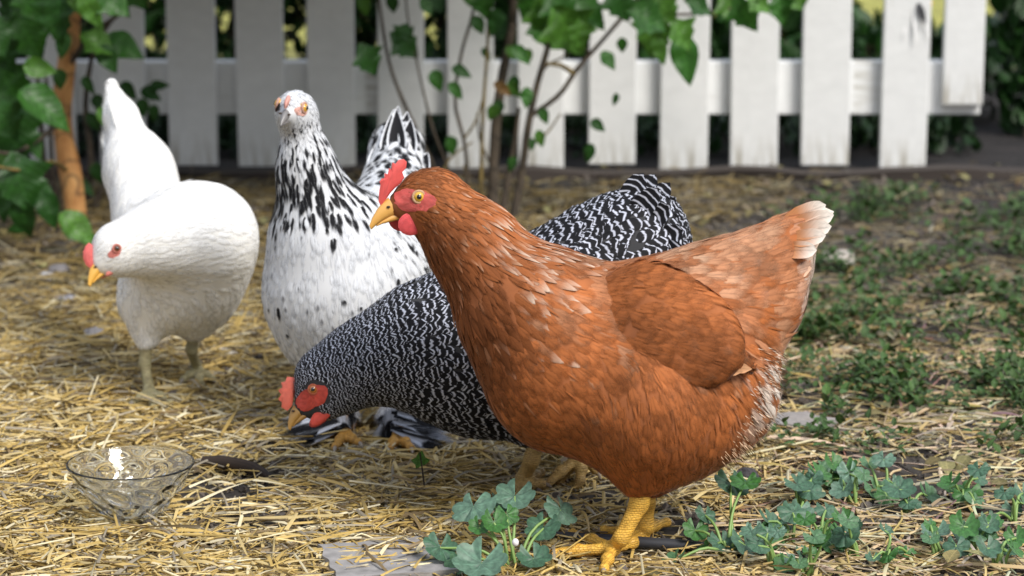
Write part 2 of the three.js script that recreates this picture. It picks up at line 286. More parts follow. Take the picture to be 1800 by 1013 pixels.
// bushes beyond the fence
const smallLeaf = leafGeo(ovate, 0.3, 0.2, 0.05, 3, 4);
function bush(x, z, w, h, n, tone, label, low = 0) {
  const g = base('bush', V(x, 0, z), label, 'bush');
  for (let i = 0; i < 6; i++) { const a = rr(0, 6.28), r = w * rr(0.1, 0.5); part('stem', limb([V(rr(-0.05, 0.05), 0, rr(-0.05, 0.05)), V(Math.cos(a) * r * 0.5, h * 0.4, Math.sin(a) * r * 0.4), V(Math.cos(a) * r, h * 0.85, Math.sin(a) * r * 0.7)], [0.012, 0.008, 0.003], { sides: 6, steps: 8 }), greyBark, g); }
  const m = new THREE.InstancedMesh(smallLeaf, tone, n), M = new THREE.Matrix4(), Q = new THREE.Quaternion(), E = new THREE.Euler();
  for (let i = 0; i < n; i++) {
    let p; for (let t = 0; t < 8; t++) { p = V(rr(-1, 1), rr(0, 1), rr(-1, 1)); const r = Math.hypot(p.x, (p.y - 0.45) * 1.5, p.z); if (r < 1 && fbm(p.x * 2.2 + x * 3, p.y * 2.5, p.z * 2 + z, 2) > -0.09) break; }
    const s = rr(0.03, 0.07), k = rr(0.6, 1.3);
    M.compose(V(p.x * w, low + p.y * h, p.z * w * 0.6), Q.setFromEuler(E.set(rr(-2.2, 0.4), rr(-3.1, 3.1), rr(-0.8, 0.8))), V(s, s, s)); m.setMatrixAt(i, M); m.setColorAt(i, lin(k, k * rr(0.9, 1.1), k * 0.9));
  }
  m.name = 'foliage'; m.userData.kind = 'stuff'; g.add(m);
}
seed(97);
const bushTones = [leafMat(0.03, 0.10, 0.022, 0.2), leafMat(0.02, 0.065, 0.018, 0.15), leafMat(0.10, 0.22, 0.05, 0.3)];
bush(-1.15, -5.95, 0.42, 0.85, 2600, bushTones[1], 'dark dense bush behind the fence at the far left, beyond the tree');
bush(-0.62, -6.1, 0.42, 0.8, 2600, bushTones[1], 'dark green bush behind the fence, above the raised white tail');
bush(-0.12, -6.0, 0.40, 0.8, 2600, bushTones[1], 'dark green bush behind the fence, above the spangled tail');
bush(0.32, -6.15, 0.40, 0.62, 2200, bushTones[0], 'green bush behind the fence, right of the leafy shrub');
bush(0.78, -6.05, 0.40, 0.20, 1300, bushTones[0], 'low green bush behind the right end of the fence');
bush(1.13, -5.75, 0.10, 0.55, 700, bushTones[0], 'narrow green bush standing just past the end of the fence');
bush(0.30, -8.3, 0.4, 0.5, 1800, bushTones[2], 'pale yellow green bush far behind the fence at the top right');
{ // undergrowth in the shade behind the fence
  const n = 9000, m = new THREE.InstancedMesh(smallLeaf, bushTones[1], n), M = new THREE.Matrix4(), Q = new THREE.Quaternion(), E = new THREE.Euler();
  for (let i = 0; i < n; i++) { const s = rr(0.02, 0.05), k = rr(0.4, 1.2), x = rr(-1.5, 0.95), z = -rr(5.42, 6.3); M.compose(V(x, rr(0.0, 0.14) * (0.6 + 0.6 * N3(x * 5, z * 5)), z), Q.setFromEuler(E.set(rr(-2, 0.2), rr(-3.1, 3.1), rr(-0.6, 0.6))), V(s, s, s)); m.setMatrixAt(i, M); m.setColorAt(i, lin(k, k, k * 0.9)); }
  m.name = 'undergrowth'; m.userData = { kind: 'stuff', label: 'dark low undergrowth in the shade behind the white fence' }; scene.add(m);
}
// ---------------------------------------------------------------- tools for the hens
// A body is a field of tapered capsules joined smoothly and meshed as one surface; plumage is laid on it feather by feather.
class Field {
  constructor() { this.prims = []; }
  add(a, b, ra, rb, o = {}) {
    const ab = b.clone().sub(a), real = ab.clone(); if (o.axis) ab.addScaledVector(o.axis, ab.dot(o.axis) * (1 / (o.flat ?? 1) - 1));
    const flow = o.flow ? o.flow.clone().normalize() : real.lengthSq() > 1e-8 ? real.clone().normalize() : V(0, -1, 0);
    this.prims.push({ a, ab, end: b, l2: Math.max(ab.lengthSq(), 1e-9), ra, rb, k: o.k ?? 0.03, zone: o.zone ?? 'body', flow, axis: o.axis, flat: o.flat ?? 1, reach: Math.max(ra, rb) });
    return this;
  }
  one(q, x, y, z) {                                   // exact distance to a cone with round ends
    let px = x - q.a.x, py = y - q.a.y, pz = z - q.a.z;
    if (q.axis) { const s = (px * q.axis.x + py * q.axis.y + pz * q.axis.z) * (1 / q.flat - 1); px += s * q.axis.x; py += s * q.axis.y; pz += s * q.axis.z; }
    const b = q.ab, l2 = q.l2, r = q.ra - q.rb, a2 = l2 - r * r, scale = q.axis ? Math.min(1, q.flat + 0.15) : 1;
    if (a2 <= 1e-10) { const big = q.ra >= q.rb, cx = big ? px : px - b.x, cy = big ? py : py - b.y, cz = big ? pz : pz - b.z; return (Math.sqrt(cx * cx + cy * cy + cz * cz) - Math.max(q.ra, q.rb)) * scale; }
    const t = px * b.x + py * b.y + pz * b.z, w = t - l2, vx = px * l2 - b.x * t, vy = py * l2 - b.y * t, vz = pz * l2 - b.z * t, x2 = vx * vx + vy * vy + vz * vz, y2 = t * t * l2, z2 = w * w * l2, k = Math.sign(r) * r * r * x2, il = 1 / l2;
    if (Math.sign(w) * a2 * z2 > k) return (Math.sqrt(x2 + z2) * il - q.rb) * scale;
    if (Math.sign(t) * a2 * y2 < k) return (Math.sqrt(x2 + y2) * il - q.ra) * scale;
    return ((Math.sqrt(x2 * a2 * il) + t * r) * il - q.ra) * scale;
  }
  at(x, y, z) {
    let d = 1e3;
    for (const q of this.prims) { const e = this.one(q, x, y, z), k = q.k, h = Math.max(k - Math.abs(d - e), 0) / k; d = Math.min(d, e) - h * h * k * 0.25; }
    return d;
  }
  normal(p, e = 0.0015) {
    return V(this.at(p.x + e, p.y, p.z) - this.at(p.x - e, p.y, p.z), this.at(p.x, p.y + e, p.z) - this.at(p.x, p.y - e, p.z), this.at(p.x, p.y, p.z + e) - this.at(p.x, p.y, p.z - e)).normalize();
  }
  weights(p) {
    const ds = this.prims.map((q) => this.one(q, p.x, p.y, p.z)), m = Math.min(...ds), w = ds.map((d) => Math.exp(-(d - m) / 0.012)), s = w.reduce((a, b) => a + b);
    return w.map((x) => x / s);
  }
  box() { const b = new THREE.Box3(); for (const q of this.prims) for (const e of [q.a, q.end]) b.expandByPoint(e.clone().addScalar(q.reach)).expandByPoint(e.clone().addScalar(-q.reach)); return b.expandByScalar(0.012); }
  mesh(cell) {                                        // surface nets
    const b = this.box(), s = b.getSize(V(0, 0, 0)), nx = Math.ceil(s.x / cell) + 1, ny = Math.ceil(s.y / cell) + 1, nz = Math.ceil(s.z / cell) + 1, f = new Float32Array(nx * ny * nz), id = new Int32Array(nx * ny * nz).fill(-1);
    for (let k = 0, o = 0; k < nz; k++) for (let j = 0; j < ny; j++) for (let i = 0; i < nx; i++, o++) f[o] = this.at(b.min.x + i * cell, b.min.y + j * cell, b.min.z + k * cell);
    const P = [], I = [], at = (i, j, k) => i + nx * (j + ny * k);
    const corner = [[0, 0, 0], [1, 0, 0], [0, 1, 0], [1, 1, 0], [0, 0, 1], [1, 0, 1], [0, 1, 1], [1, 1, 1]], edges = [[0, 1], [2, 3], [4, 5], [6, 7], [0, 2], [1, 3], [4, 6], [5, 7], [0, 4], [1, 5], [2, 6], [3, 7]];
    for (let k = 0; k < nz - 1; k++) for (let j = 0; j < ny - 1; j++) for (let i = 0; i < nx - 1; i++) {
      const v = corner.map(([x, y, z]) => f[at(i + x, j + y, k + z)]);
      let inside = 0; for (const x of v) inside += x < 0; if (!inside || inside === 8) continue;
      let x = 0, y = 0, z = 0, n = 0;
      for (const [a, c] of edges) if ((v[a] < 0) !== (v[c] < 0)) { const t = v[a] / (v[a] - v[c]); x += mix(corner[a][0], corner[c][0], t); y += mix(corner[a][1], corner[c][1], t); z += mix(corner[a][2], corner[c][2], t); n++; }
      id[at(i, j, k)] = P.length; P.push(V(b.min.x + (i + x / n) * cell, b.min.y + (j + y / n) * cell, b.min.z + (k + z / n) * cell));
    }
    const step = [[1, 0, 0], [0, 1, 0], [0, 0, 1]];
    for (let k = 1; k < nz - 1; k++) for (let j = 1; j < ny - 1; j++) for (let i = 1; i < nx - 1; i++) for (let e = 0; e < 3; e++) {
      const u = step[(e + 1) % 3], w = step[(e + 2) % 3], a = f[at(i, j, k)], c = f[at(i + step[e][0], j + step[e][1], k + step[e][2])];
      if ((a < 0) === (c < 0)) continue;
      const q = [[0, 0], [1, 0], [1, 1], [0, 1]].map(([m, n]) => id[at(i - m * u[0] - n * w[0], j - m * u[1] - n * w[1], k - m * u[2] - n * w[2])]);
      if (q.some((x) => x < 0)) continue;
      if (a < 0) I.push(q[0], q[2], q[1], q[0], q[3], q[2]); else I.push(q[0], q[1], q[2], q[0], q[2], q[3]);
    }
    // turn faces outward and settle the points on the surface
    const N = P.map((p) => { const n = this.normal(p); p.addScaledVector(n, -this.at(p.x, p.y, p.z)); return n; });
    for (let t = 0; t < I.length; t += 3) {
      const A = P[I[t]], B = P[I[t + 1]], C = P[I[t + 2]], fn = B.clone().sub(A).cross(C.clone().sub(A));
      if (fn.dot(N[I[t]]) < 0) { const x = I[t + 1]; I[t + 1] = I[t + 2]; I[t + 2] = x; }
    }
    return { P, N, I };
  }
}
const geoOf = ({ P, N, I }, color) => { const g = new Geo(); P.forEach((p, i) => g.v(p, N[i], color ? color(p) : [1, 1, 1], p.x * 20 + p.z * 13, p.y * 20)); g.i = I; return g.build(); };

const OUTLINE = {                                     // half width along a feather, root to tip
  round: (t) => Math.min(1, 0.35 + 1.6 * t) * (t < 0.62 ? 1 : Math.sqrt(Math.max(0, 1 - Math.pow((t - 0.62) / 0.38, 2)))),
  point: (t) => Math.min(1, 0.4 + 2 * t) * (t < 0.45 ? 1 : Math.pow(Math.max(0, 1 - (t - 0.45) / 0.55), 0.75)),
  wisp: (t) => 1 - t * 0.85,
};
const ROWS = [0, 0.25, 0.5, 0.72, 0.9, 1];
// Lays one feather on a field: root point p, direction T along the surface.
function layFeather(g, field, p, T, s) {
  const { L, w, lift, shape, u0, u1, tint, tip, tipFrom = 0.6, edge = 1, v0 = 0, v1 = 1, roll = 0 } = s, q = p.clone(), ids = [];
  let last = 0, dir = T.clone();
  ROWS.forEach((t, r) => {
    q.addScaledVector(dir, (t - last) * L); last = t;
    const n = field.normal(q);
    q.addScaledVector(n, -field.at(q.x, q.y, q.z));
    dir.addScaledVector(n, -dir.dot(n)).normalize();
    const B = n.clone().cross(dir), hw = Math.max(OUTLINE[shape](t) * w * 0.5, 0.00012), up = -0.0006 + s.rise * smooth(0, 0.35, t) + lift * L * t;
    const k = tip ? smooth(tipFrom, 1, t) : 0, c = [0, 1, 2].map((i) => mix(tint[i], tip ? tip[i] : 0, k));
    for (const side of [-1, 0, 1]) {
      const pt = q.clone().addScaledVector(n, up * (1 - 0.25 * Math.abs(side)) + (side ? -0.10 * hw : 0) + side * roll * hw).addScaledVector(B, side * hw);
      const nn = n.clone().addScaledVector(B, side * 0.26 - roll).addScaledVector(dir, -lift * 0.6).normalize(), e = side ? edge : 1;
      ids.push(g.v(pt, nn, [c[0] * e, c[1] * e, c[2] * e], side < 0 ? u0 : side > 0 ? u1 : (u0 + u1) / 2, mix(v0, v1, t)));
    }
    if (r) { const o = ids.length - 6; g.q(ids[o + 1], ids[o], ids[o + 3], ids[o + 4]); g.q(ids[o + 2], ids[o + 1], ids[o + 4], ids[o + 5]); }
  });
}
// Covers a meshed field with feathers. styles: zone -> { L, w, lift, shape, cover, feather(p, s) }.
function plumage(field, m, styles, { bare = [], extra } = {}) {
  const g = new Geo(), zones = field.prims.map((q) => styles[q.zone]);
  for (let t = 0; t < m.I.length; t += 3) {
    const A = m.P[m.I[t]], B = m.P[m.I[t + 1]], C = m.P[m.I[t + 2]], ab = B.clone().sub(A), ac = C.clone().sub(A), area = ab.clone().cross(ac).length() / 2;
    const c0 = A.clone().add(B).add(C).multiplyScalar(1 / 3), w = field.weights(c0);
    let dens = 0; w.forEach((x, i) => { const z = zones[i]; if (z) dens += x * z.cover / (z.L * z.w); });
    let n = area * dens; n = Math.floor(n) + (rnd() < n - Math.floor(n) ? 1 : 0);
    while (n-- > 0) {
      let a = rnd(), b = rnd(); if (a + b > 1) { a = 1 - a; b = 1 - b; }
      const p = A.clone().addScaledVector(ab, a).addScaledVector(ac, b);
      if (bare.some((s) => p.distanceToSquared(s.p) < s.r * s.r)) continue;
      const flow = V(0, 0, 0); let L = 0, wd = 0, lift = 0, cut = 0, pick = rnd(), zone = null;
      w.forEach((x, i) => { const z = zones[i]; if (!z) { cut += x; return; } flow.addScaledVector(field.prims[i].flow, x); L += x * z.L; wd += x * z.w; lift += x * z.lift; if (pick >= 0) { pick -= x; if (pick < 0) zone = z; } });
      if (!zone || cut > 0.6) continue;
      const nrm = field.normal(p);
      flow.x += rr(-0.16, 0.16); flow.y += rr(-0.16, 0.16); flow.z += rr(-0.16, 0.16);
      flow.addScaledVector(nrm, -flow.dot(nrm)); if (flow.lengthSq() < 1e-3) flow.set(0, -1, 0).addScaledVector(nrm, nrm.y); flow.normalize();
      const k = 1 / (1 - cut);
      const s = { L: L * k * rr(0.8, 1.2), w: wd * k * rr(0.8, 1.2), lift: lift * k * rr(0.5, 1.5), shape: zone.shape, u0: 0, u1: 1, tint: [0.5, 0.5, 0.5], roll: rr(-0.12, 0.12), rise: rr(0.0006, 0.0016) };
      zone.feather(p, s, flow);
      layFeather(g, field, p, flow, s);
    }
  }
  if (extra) extra(g);
  return g.build();
}
// One large free feather (tail, wing, foot) as a mesh of its own: along a curved line, cambered, in the plane spanned by side.
function bigFeather(root, dir, side, L, w, { bend = 0, camber = 0.18, shape = 'round', u0 = 0, u1 = 1, v0 = 0, v1 = 1, tint = [1, 1, 1], tip = null, tipFrom = 0.7, edge = 1 } = {}) {
  const g = new Geo(), rows = 10, cols = 4, n = dir.clone().cross(side).normalize();
  for (let r = 0; r <= rows; r++) {
    const t = r / rows, c = root.clone().addScaledVector(dir, L * t).addScaledVector(n, bend * L * t * t), hw = Math.max(OUTLINE[shape](Math.min(1, t)) * w / 2, 0.0003), k = tip ? smooth(tipFrom, 1, t) : 0;
    for (let j = 0; j <= cols; j++) {
      const s = j / cols * 2 - 1, col = [0, 1, 2].map((i) => mix(tint[i], tip ? tip[i] : 0, k) * mix(1, edge, Math.abs(s)));
      g.v(c.clone().addScaledVector(side, s * hw).addScaledVector(n, -camber * hw * s * s), n.clone().addScaledVector(side, s * camber * 1.6).normalize(), col, mix(u0, u1, j / cols), mix(v0, v1, t));
    }
  }
  for (let r = 0; r < rows; r++) for (let j = 0; j < cols; j++) { const a = r * (cols + 1) + j; g.q(a + 1, a, a + cols + 1, a + cols + 2); }
  return g.build();
}
// feather skins: columns of one texture, root at v = 0
const barbs = (u, v, s) => 1 - 0.17 * Math.abs(N3((v * 1.0 - Math.abs(u - 0.5) * 0.55) * 46, u * 2, s)) - 0.10 * Math.exp(-Math.pow((u - 0.5) / 0.035, 2));
// the vane thins out into loose barbs along its edges and at its tip
const fray = (x, v, s) => { const d = Math.abs(x - 0.5), n = N3((v - d * 0.9) * 34, x * 5, s * 3.1) + 0.6 * N3((v - d * 0.9) * 80, x * 9, s * 5.3), e = Math.min((0.5 - d) / 0.34, (1.0 - v - 1.2 * d * d) / 0.5); return smooth(0.0, 0.95, e + 0.24 * n); };
const streakSkin = tex(512, 256, (u, v) => { const col = Math.floor(u * 4), x = u * 4 - col, b = barbs(x, v, col * 7) - 0.10 * smooth(0.1, 0.5, fbm(u * 30, v * 4, col)); return [...grey(0.96 * b), col === 3 ? smooth(0.5, 0.42, Math.abs(x - 0.5)) : fray(x, v, col)]; });
const plainSkin = tex(256, 256, (u, v) => { const col = Math.floor(u * 4), b = barbs(u * 4 - col, v, col * 7); return [...grey(1 - (1 - b) * 0.32), fray(u * 4 - col, v, col)]; });
const column = () => { const c = Math.floor(rnd() * 3); return { u0: (c + 0.02) / 4, u1: (c + 0.98) / 4 }; }, CRISP = { u0: 0.755, u1: 0.995 };

// ---- heads. Profile points are drawn in units of 1/1650 m on a hen facing left whose eye is at (722, 340).
class Head {
  constructor(eye, fwd, up, scale = 1) {
    this.o = eye; this.F = fwd.clone().normalize(); this.R = this.F.clone().cross(up).normalize(); this.U = this.R.clone().cross(this.F).normalize(); this.k = scale / 1650;
  }
  p(x, y, side = 0) {
    const rx = x - 722, ry = y - 340, f = -0.80 * rx + 0.60 * ry, u = -0.60 * rx - 0.80 * ry;
    return this.o.clone().addScaledVector(this.F, f * this.k).addScaledVector(this.U, u * this.k).addScaledVector(this.R, side * this.k);
  }
  dir(x, y) { return this.p(722 + x, 340 + y).sub(this.o).normalize(); }
  field(f, neck) {
    const z = { zone: 'head', axis: this.R, flat: 0.82, k: 0.014, flow: neck };
    f.add(this.p(748, 350), this.p(765, 352), 44 * this.k, 46 * this.k, z);
    f.add(this.p(704, 360), this.p(735, 356), 22 * this.k, 36 * this.k, { ...z, k: 0.01 });
  }
}
function skinPatch(field, head, side, cx, cy, radii, lift = 0.0012) {     // a patch of bare skin lying on one side of the head
  const g = new Geo(), rings = 6, n = radii.length;
  const hit = (x, y) => { const p = head.p(x, y, side * 90), d = head.R.clone().multiplyScalar(-side); for (let i = 0; i < 60; i++) { const e = field.at(p.x, p.y, p.z) - lift; if (e < 2e-5) break; p.addScaledVector(d, Math.min(e, 0.006)); }
    if (field.at(p.x, p.y, p.z) > lift + 0.001) { p.copy(head.p(x, y, side * 14)); for (let i = 0; i < 6; i++) p.addScaledVector(field.normal(p), lift - field.at(p.x, p.y, p.z)); }
    return p; };
  for (let r = 0; r <= rings; r++) for (let j = 0; j < n * 3; j++) {
    const a = j / (n * 3) * Math.PI * 2, f = j / 3, i0 = Math.floor(f) % n, rad = mix(radii[i0], radii[(i0 + 1) % n], smooth(0, 1, f - Math.floor(f))) * r / rings;
    const p = hit(cx + Math.cos(a) * rad, cy + Math.sin(a) * rad), q = p.clone(), nn = field.normal(q, 0.002);
    if (r === rings) p.addScaledVector(nn, -lift * 1.6);
    p.addScaledVector(nn, 0.0005 * N3(p.x * 700, p.y * 700, p.z * 700));
    g.v(p, nn.addScaledVector(V(N3(p.x * 500, p.y * 500, 1), N3(p.x * 500, p.y * 500, 5), N3(p.x * 500, p.y * 500, 9)), 0.5).normalize(), grey(0.85 + 0.35 * N3(p.x * 600, p.y * 600, p.z * 600)), p.x * 40, p.y * 40);
  }
  const m = n * 3;
  for (let r = 0; r < rings; r++) for (let j = 0; j < m; j++) { const a = r * m + j, b = r * m + (j + 1) % m; g.q(a, b, b + m, a + m); }
  return g.build();
}
// a fleshy plate (comb or wattle): outline in profile points, rounded, thickest at its middle
function plate(head, outline, thick, side = 0, lean = 0) {
  const g = new Geo(), n = outline.length, cx = outline.reduce((s, p) => s + p[0], 0) / n, cy = outline.reduce((s, p) => s + p[1], 0) / n, rings = 5;
  for (const face of [1, -1]) {
    const o = g.count;
    for (let r = 0; r <= rings; r++) {
      const t = r / rings, h = thick * Math.sqrt(Math.max(0, 1 - t * t));
      for (let j = 0; j < n; j++) {
        const x = mix(cx, outline[j][0], t), y = mix(cy, outline[j][1], t), bump = 0.10 * thick * N3(x * 0.35, y * 0.35, face);
        g.v(head.p(x, y, side + lean * (y - cy) + face * (h + (r < rings ? bump : 0))), V(0, 0, 1), grey(0.9 + 0.25 * N3(x * 0.12, y * 0.12, 3)), x / 40, y / 40);
      }
    }
    for (let r = 0; r < rings; r++) for (let j = 0; j < n; j++) { const a = o + r * n + j, b = o + r * n + (j + 1) % n; face > 0 ? g.q(a, b, b + n, a + n) : g.q(b, a, a + n, b + n); }
  }
  const geo = g.build(); geo.computeVertexNormals(); return geo;
}
const ovalPts = (cx, cy, rx, ry, tilt = 0, n = 18) => Array.from({ length: n }, (_, i) => { const a = i / n * 2 * Math.PI, x = Math.cos(a) * rx, y = Math.sin(a) * ry; return [cx + x * Math.cos(tilt) - y * Math.sin(tilt), cy + x * Math.sin(tilt) + y * Math.cos(tilt)]; });
function beakGeo(head, pts, halfWidths, ridge) {      // pts: [top x, top y, bottom x, bottom y] sections from the face to the tip
  const g = new Geo(), n = 10;
  pts.forEach(([ax, ay, bx, by], s) => {
    for (let j = 0; j < n; j++) {
      const a = j / n * 2 * Math.PI, k = (1 - Math.cos(a)) / 2, x = mix(ax, bx, k), y = mix(ay, by, k);
      g.v(head.p(x, y, Math.sin(a) * halfWidths[s] * (ridge ? mix(0.75, 1.1, k) : 1)), V(0, 0, 1), grey(mix(0.86, 1.05, s / pts.length)), s / pts.length, a);
    }
  });
  for (let s = 0; s < pts.length - 1; s++) for (let j = 0; j < n; j++) { const a = s * n + j, b = s * n + (j + 1) % n; g.q(a, b, b + n, a + n); }
  const geo = g.build(); geo.computeVertexNormals(); return geo;
}
const skinBump = tex(128, 128, (u, v) => grey(0.5 + 0.5 * N3(u * 40, v * 40, 3)), false);
const flesh = (r, g, b) => new THREE.MeshPhysicalMaterial({ color: lin(r, g, b), vertexColors: true, roughness: 0.55, bumpMap: skinBump, bumpScale: 0.0012, clearcoat: 0.12, clearcoatRoughness: 0.5 });
const pupilMat = new THREE.MeshPhysicalMaterial({ color: lin(0.006, 0.005, 0.005), roughness: 0.06, clearcoat: 1, clearcoatRoughness: 0.03 });
function faceParts(root, field, head, o) {
  const bs = (l) => l.map((r) => r.map((x, i) => (i % 2 ? 362 + (x - 362) * (o.beakScale ?? 1) : 690 + (x - 690) * (o.beakScale ?? 1))));
  const fm = flesh(...o.skin), bm = new THREE.MeshPhysicalMaterial({ color: lin(...o.beak), vertexColors: true, roughness: 0.38, clearcoat: 0.3, clearcoatRoughness: 0.3 });
  const up = part('upper_beak', beakGeo(head, bs([[680, 346, 693, 377], [670, 354, 684, 380], [660, 366, 671, 386], [651, 381, 659, 394], [646, 395, 650, 402]]), [11, 10.5, 8.5, 5, 1.2], true), bm, root);
  for (const s of [-1, 1]) { const nm = part('nostril', new THREE.SphereGeometry(0.0016, 10, 8), std({ color: lin(0.05, 0.03, 0.02) }), up); nm.position.copy(head.p(677, 361, s * 10.3)); nm.scale.set(1.3, 0.8, 0.8); }
  part('lower_beak', beakGeo(head, bs([[699, 370, 699, 387], [684, 376, 683, 390], [671, 384, 668, 393], [660, 392, 659, 397]]), [9, 8, 5.5, 1.5], false), bm, root);
  for (const s of [-1, 1]) {
    if (o.face) part('face_skin', skinPatch(field, head, s, ...o.face), fm, root);
    if (o.wattle) part('wattle', plate(head, o.wattle, 4.5, s * (o.wattleSide ?? 18), -s * 0.10), o.wattleMat ? flesh(...o.wattleMat) : fm, root);
    // eye: iris ball, pupil and glint, held by a raised lid ring
    const c = head.p(722, 340, s * 60); const d = head.R.clone().multiplyScalar(-s);
    for (let i = 0; i < 50; i++) { const e = field.at(c.x, c.y, c.z); if (e < 1e-5) break; c.addScaledVector(d, Math.min(e, 0.004)); }
    const out = field.normal(c, 0.004).lerp(head.R.clone().multiplyScalar(s), 0.5).normalize(), r = 0.0066 * (o.eyeScale ?? 1);
    const eye = part('eye', new THREE.SphereGeometry(r, 24, 16), new THREE.MeshPhysicalMaterial({ color: lin(...o.iris), roughness: 0.12, clearcoat: 1, clearcoatRoughness: 0.03 }), root);
    eye.position.copy(c).addScaledVector(out, -r * 0.35);
    const pu = part('pupil', new THREE.SphereGeometry(r * 0.5, 16, 12), pupilMat, eye); pu.position.copy(out).multiplyScalar(r * 0.62);
    const lid = part('eyelid', new THREE.TorusGeometry(r * 0.92, r * 0.24, 10, 28), flesh(...(o.lid ?? o.skin)), eye); lid.position.copy(out).multiplyScalar(r * 0.42); lid.quaternion.setFromUnitVectors(V(0, 0, 1), out);
  }
  if (o.comb) part('comb', plate(head, o.comb, o.combThick ?? 5.5), o.combMat ? flesh(...o.combMat) : fm, root);
}

// ---- a scaly shank with its foot: one surface; claws are pieces of it
const FEET = [];
function footAndLeg(root, pts, radii, ankle, toes, mat, clawMat, r = 0.0055) {
  FEET.push(root.position.clone().add(ankle));
  const f = new Field();
  for (let i = 0; i < pts.length - 1; i++) f.add(pts[i], pts[i + 1], radii[i], radii[i + 1], { k: 0.006 });
  const tips = [];
  for (const toe of toes) {
    let a = ankle;
    toe.forEach((b, i) => { f.add(a, b, r * (1 - 0.16 * i), r * (0.92 - 0.2 * i), { k: 0.005 }); f.add(b, b, r * (1.0 - 0.2 * i), r * (1.0 - 0.2 * i), { k: 0.003 }); a = b; });
    tips.push([toe.length > 1 ? toe[toe.length - 2] : ankle, a]);
  }
  const scute = (p) => Math.sqrt(Math.abs(Math.sin((p.y + p.x * 0.45 + p.z * 0.6) * 800)));
  const m = f.mesh(0.0018); m.P.forEach((p, i) => p.addScaledVector(m.N[i], 0.0004 * (scute(p) - 0.6)));
  const g = geoOf(m, (p) => { const s = scute(p); return grey(0.62 + 0.40 * s + 0.25 * N3(p.x * 120, p.y * 120, p.z * 120)); });
  const leg = part('leg', g, mat, root);
  for (const [a, b] of tips) {
    const d = b.clone().sub(a).normalize(), tip = b.clone().addScaledVector(d, 0.012); tip.y = Math.max(-root.position.y + 0.002, tip.y - 0.004);
    part('claw', limb([b.clone().addScaledVector(d, 0.001), b.clone().lerp(tip, 0.5).add(V(0, 0.0015, 0)), tip], [0.0034, 0.0026, 0.0006], { sides: 7, steps: 5 }), clawMat, leg);
  }
  return leg;
}
// ---------------------------------------------------------------- the four hens
function henBase(px, py, label) {
  const D = groundDepth(py), root = base('hen', onGround(px, py), label, 'hen', 'hens in the yard');
  delete root.userData.group;
  return { root, D, q: (x, y, dz = 0) => at(x, y, D + dz).sub(root.position), R: (r) => r / FPX * D, foot: (x, y, up = 0.010) => onGround(x, y).sub(root.position).add(V(0, up, 0)) };
}
const scaleAt = (u, v) => { const r = v * 20 + 0.6 * N3(u * 5, v * 9, 2), row = Math.floor(r), x = u * 13 + (row % 2) * 0.5, a = r - row - 0.5, b = x - Math.floor(x) - 0.5; return smooth(0.5, 0.3, Math.max(Math.abs(a), Math.abs(b) * 0.9)); };
const legScale = tex(256, 256, (u, v) => grey(scaleAt(u, v)), false), legTone = tex(256, 256, (u, v) => { const k = 0.88 + 0.12 * scaleAt(u, v) + 0.2 * fbm(u * 6, v * 6, 3, 3); return [k, k * 0.98, k * 0.95]; });
const legMat = (r, g, b) => std({ color: lin(r, g, b), vertexColors: true, roughness: 0.5, map: legTone, bumpMap: legScale, bumpScale: 0.0007 });
const feathered = (skin, o = {}) => new THREE.MeshPhysicalMaterial({ map: skin, vertexColors: true, roughness: 0.7, sheen: 0.25, sheenColor: new THREE.Color(1, 0.95, 0.9), sheenRoughness: 0.5, specularIntensity: 0.35, transparent: true, ...o });

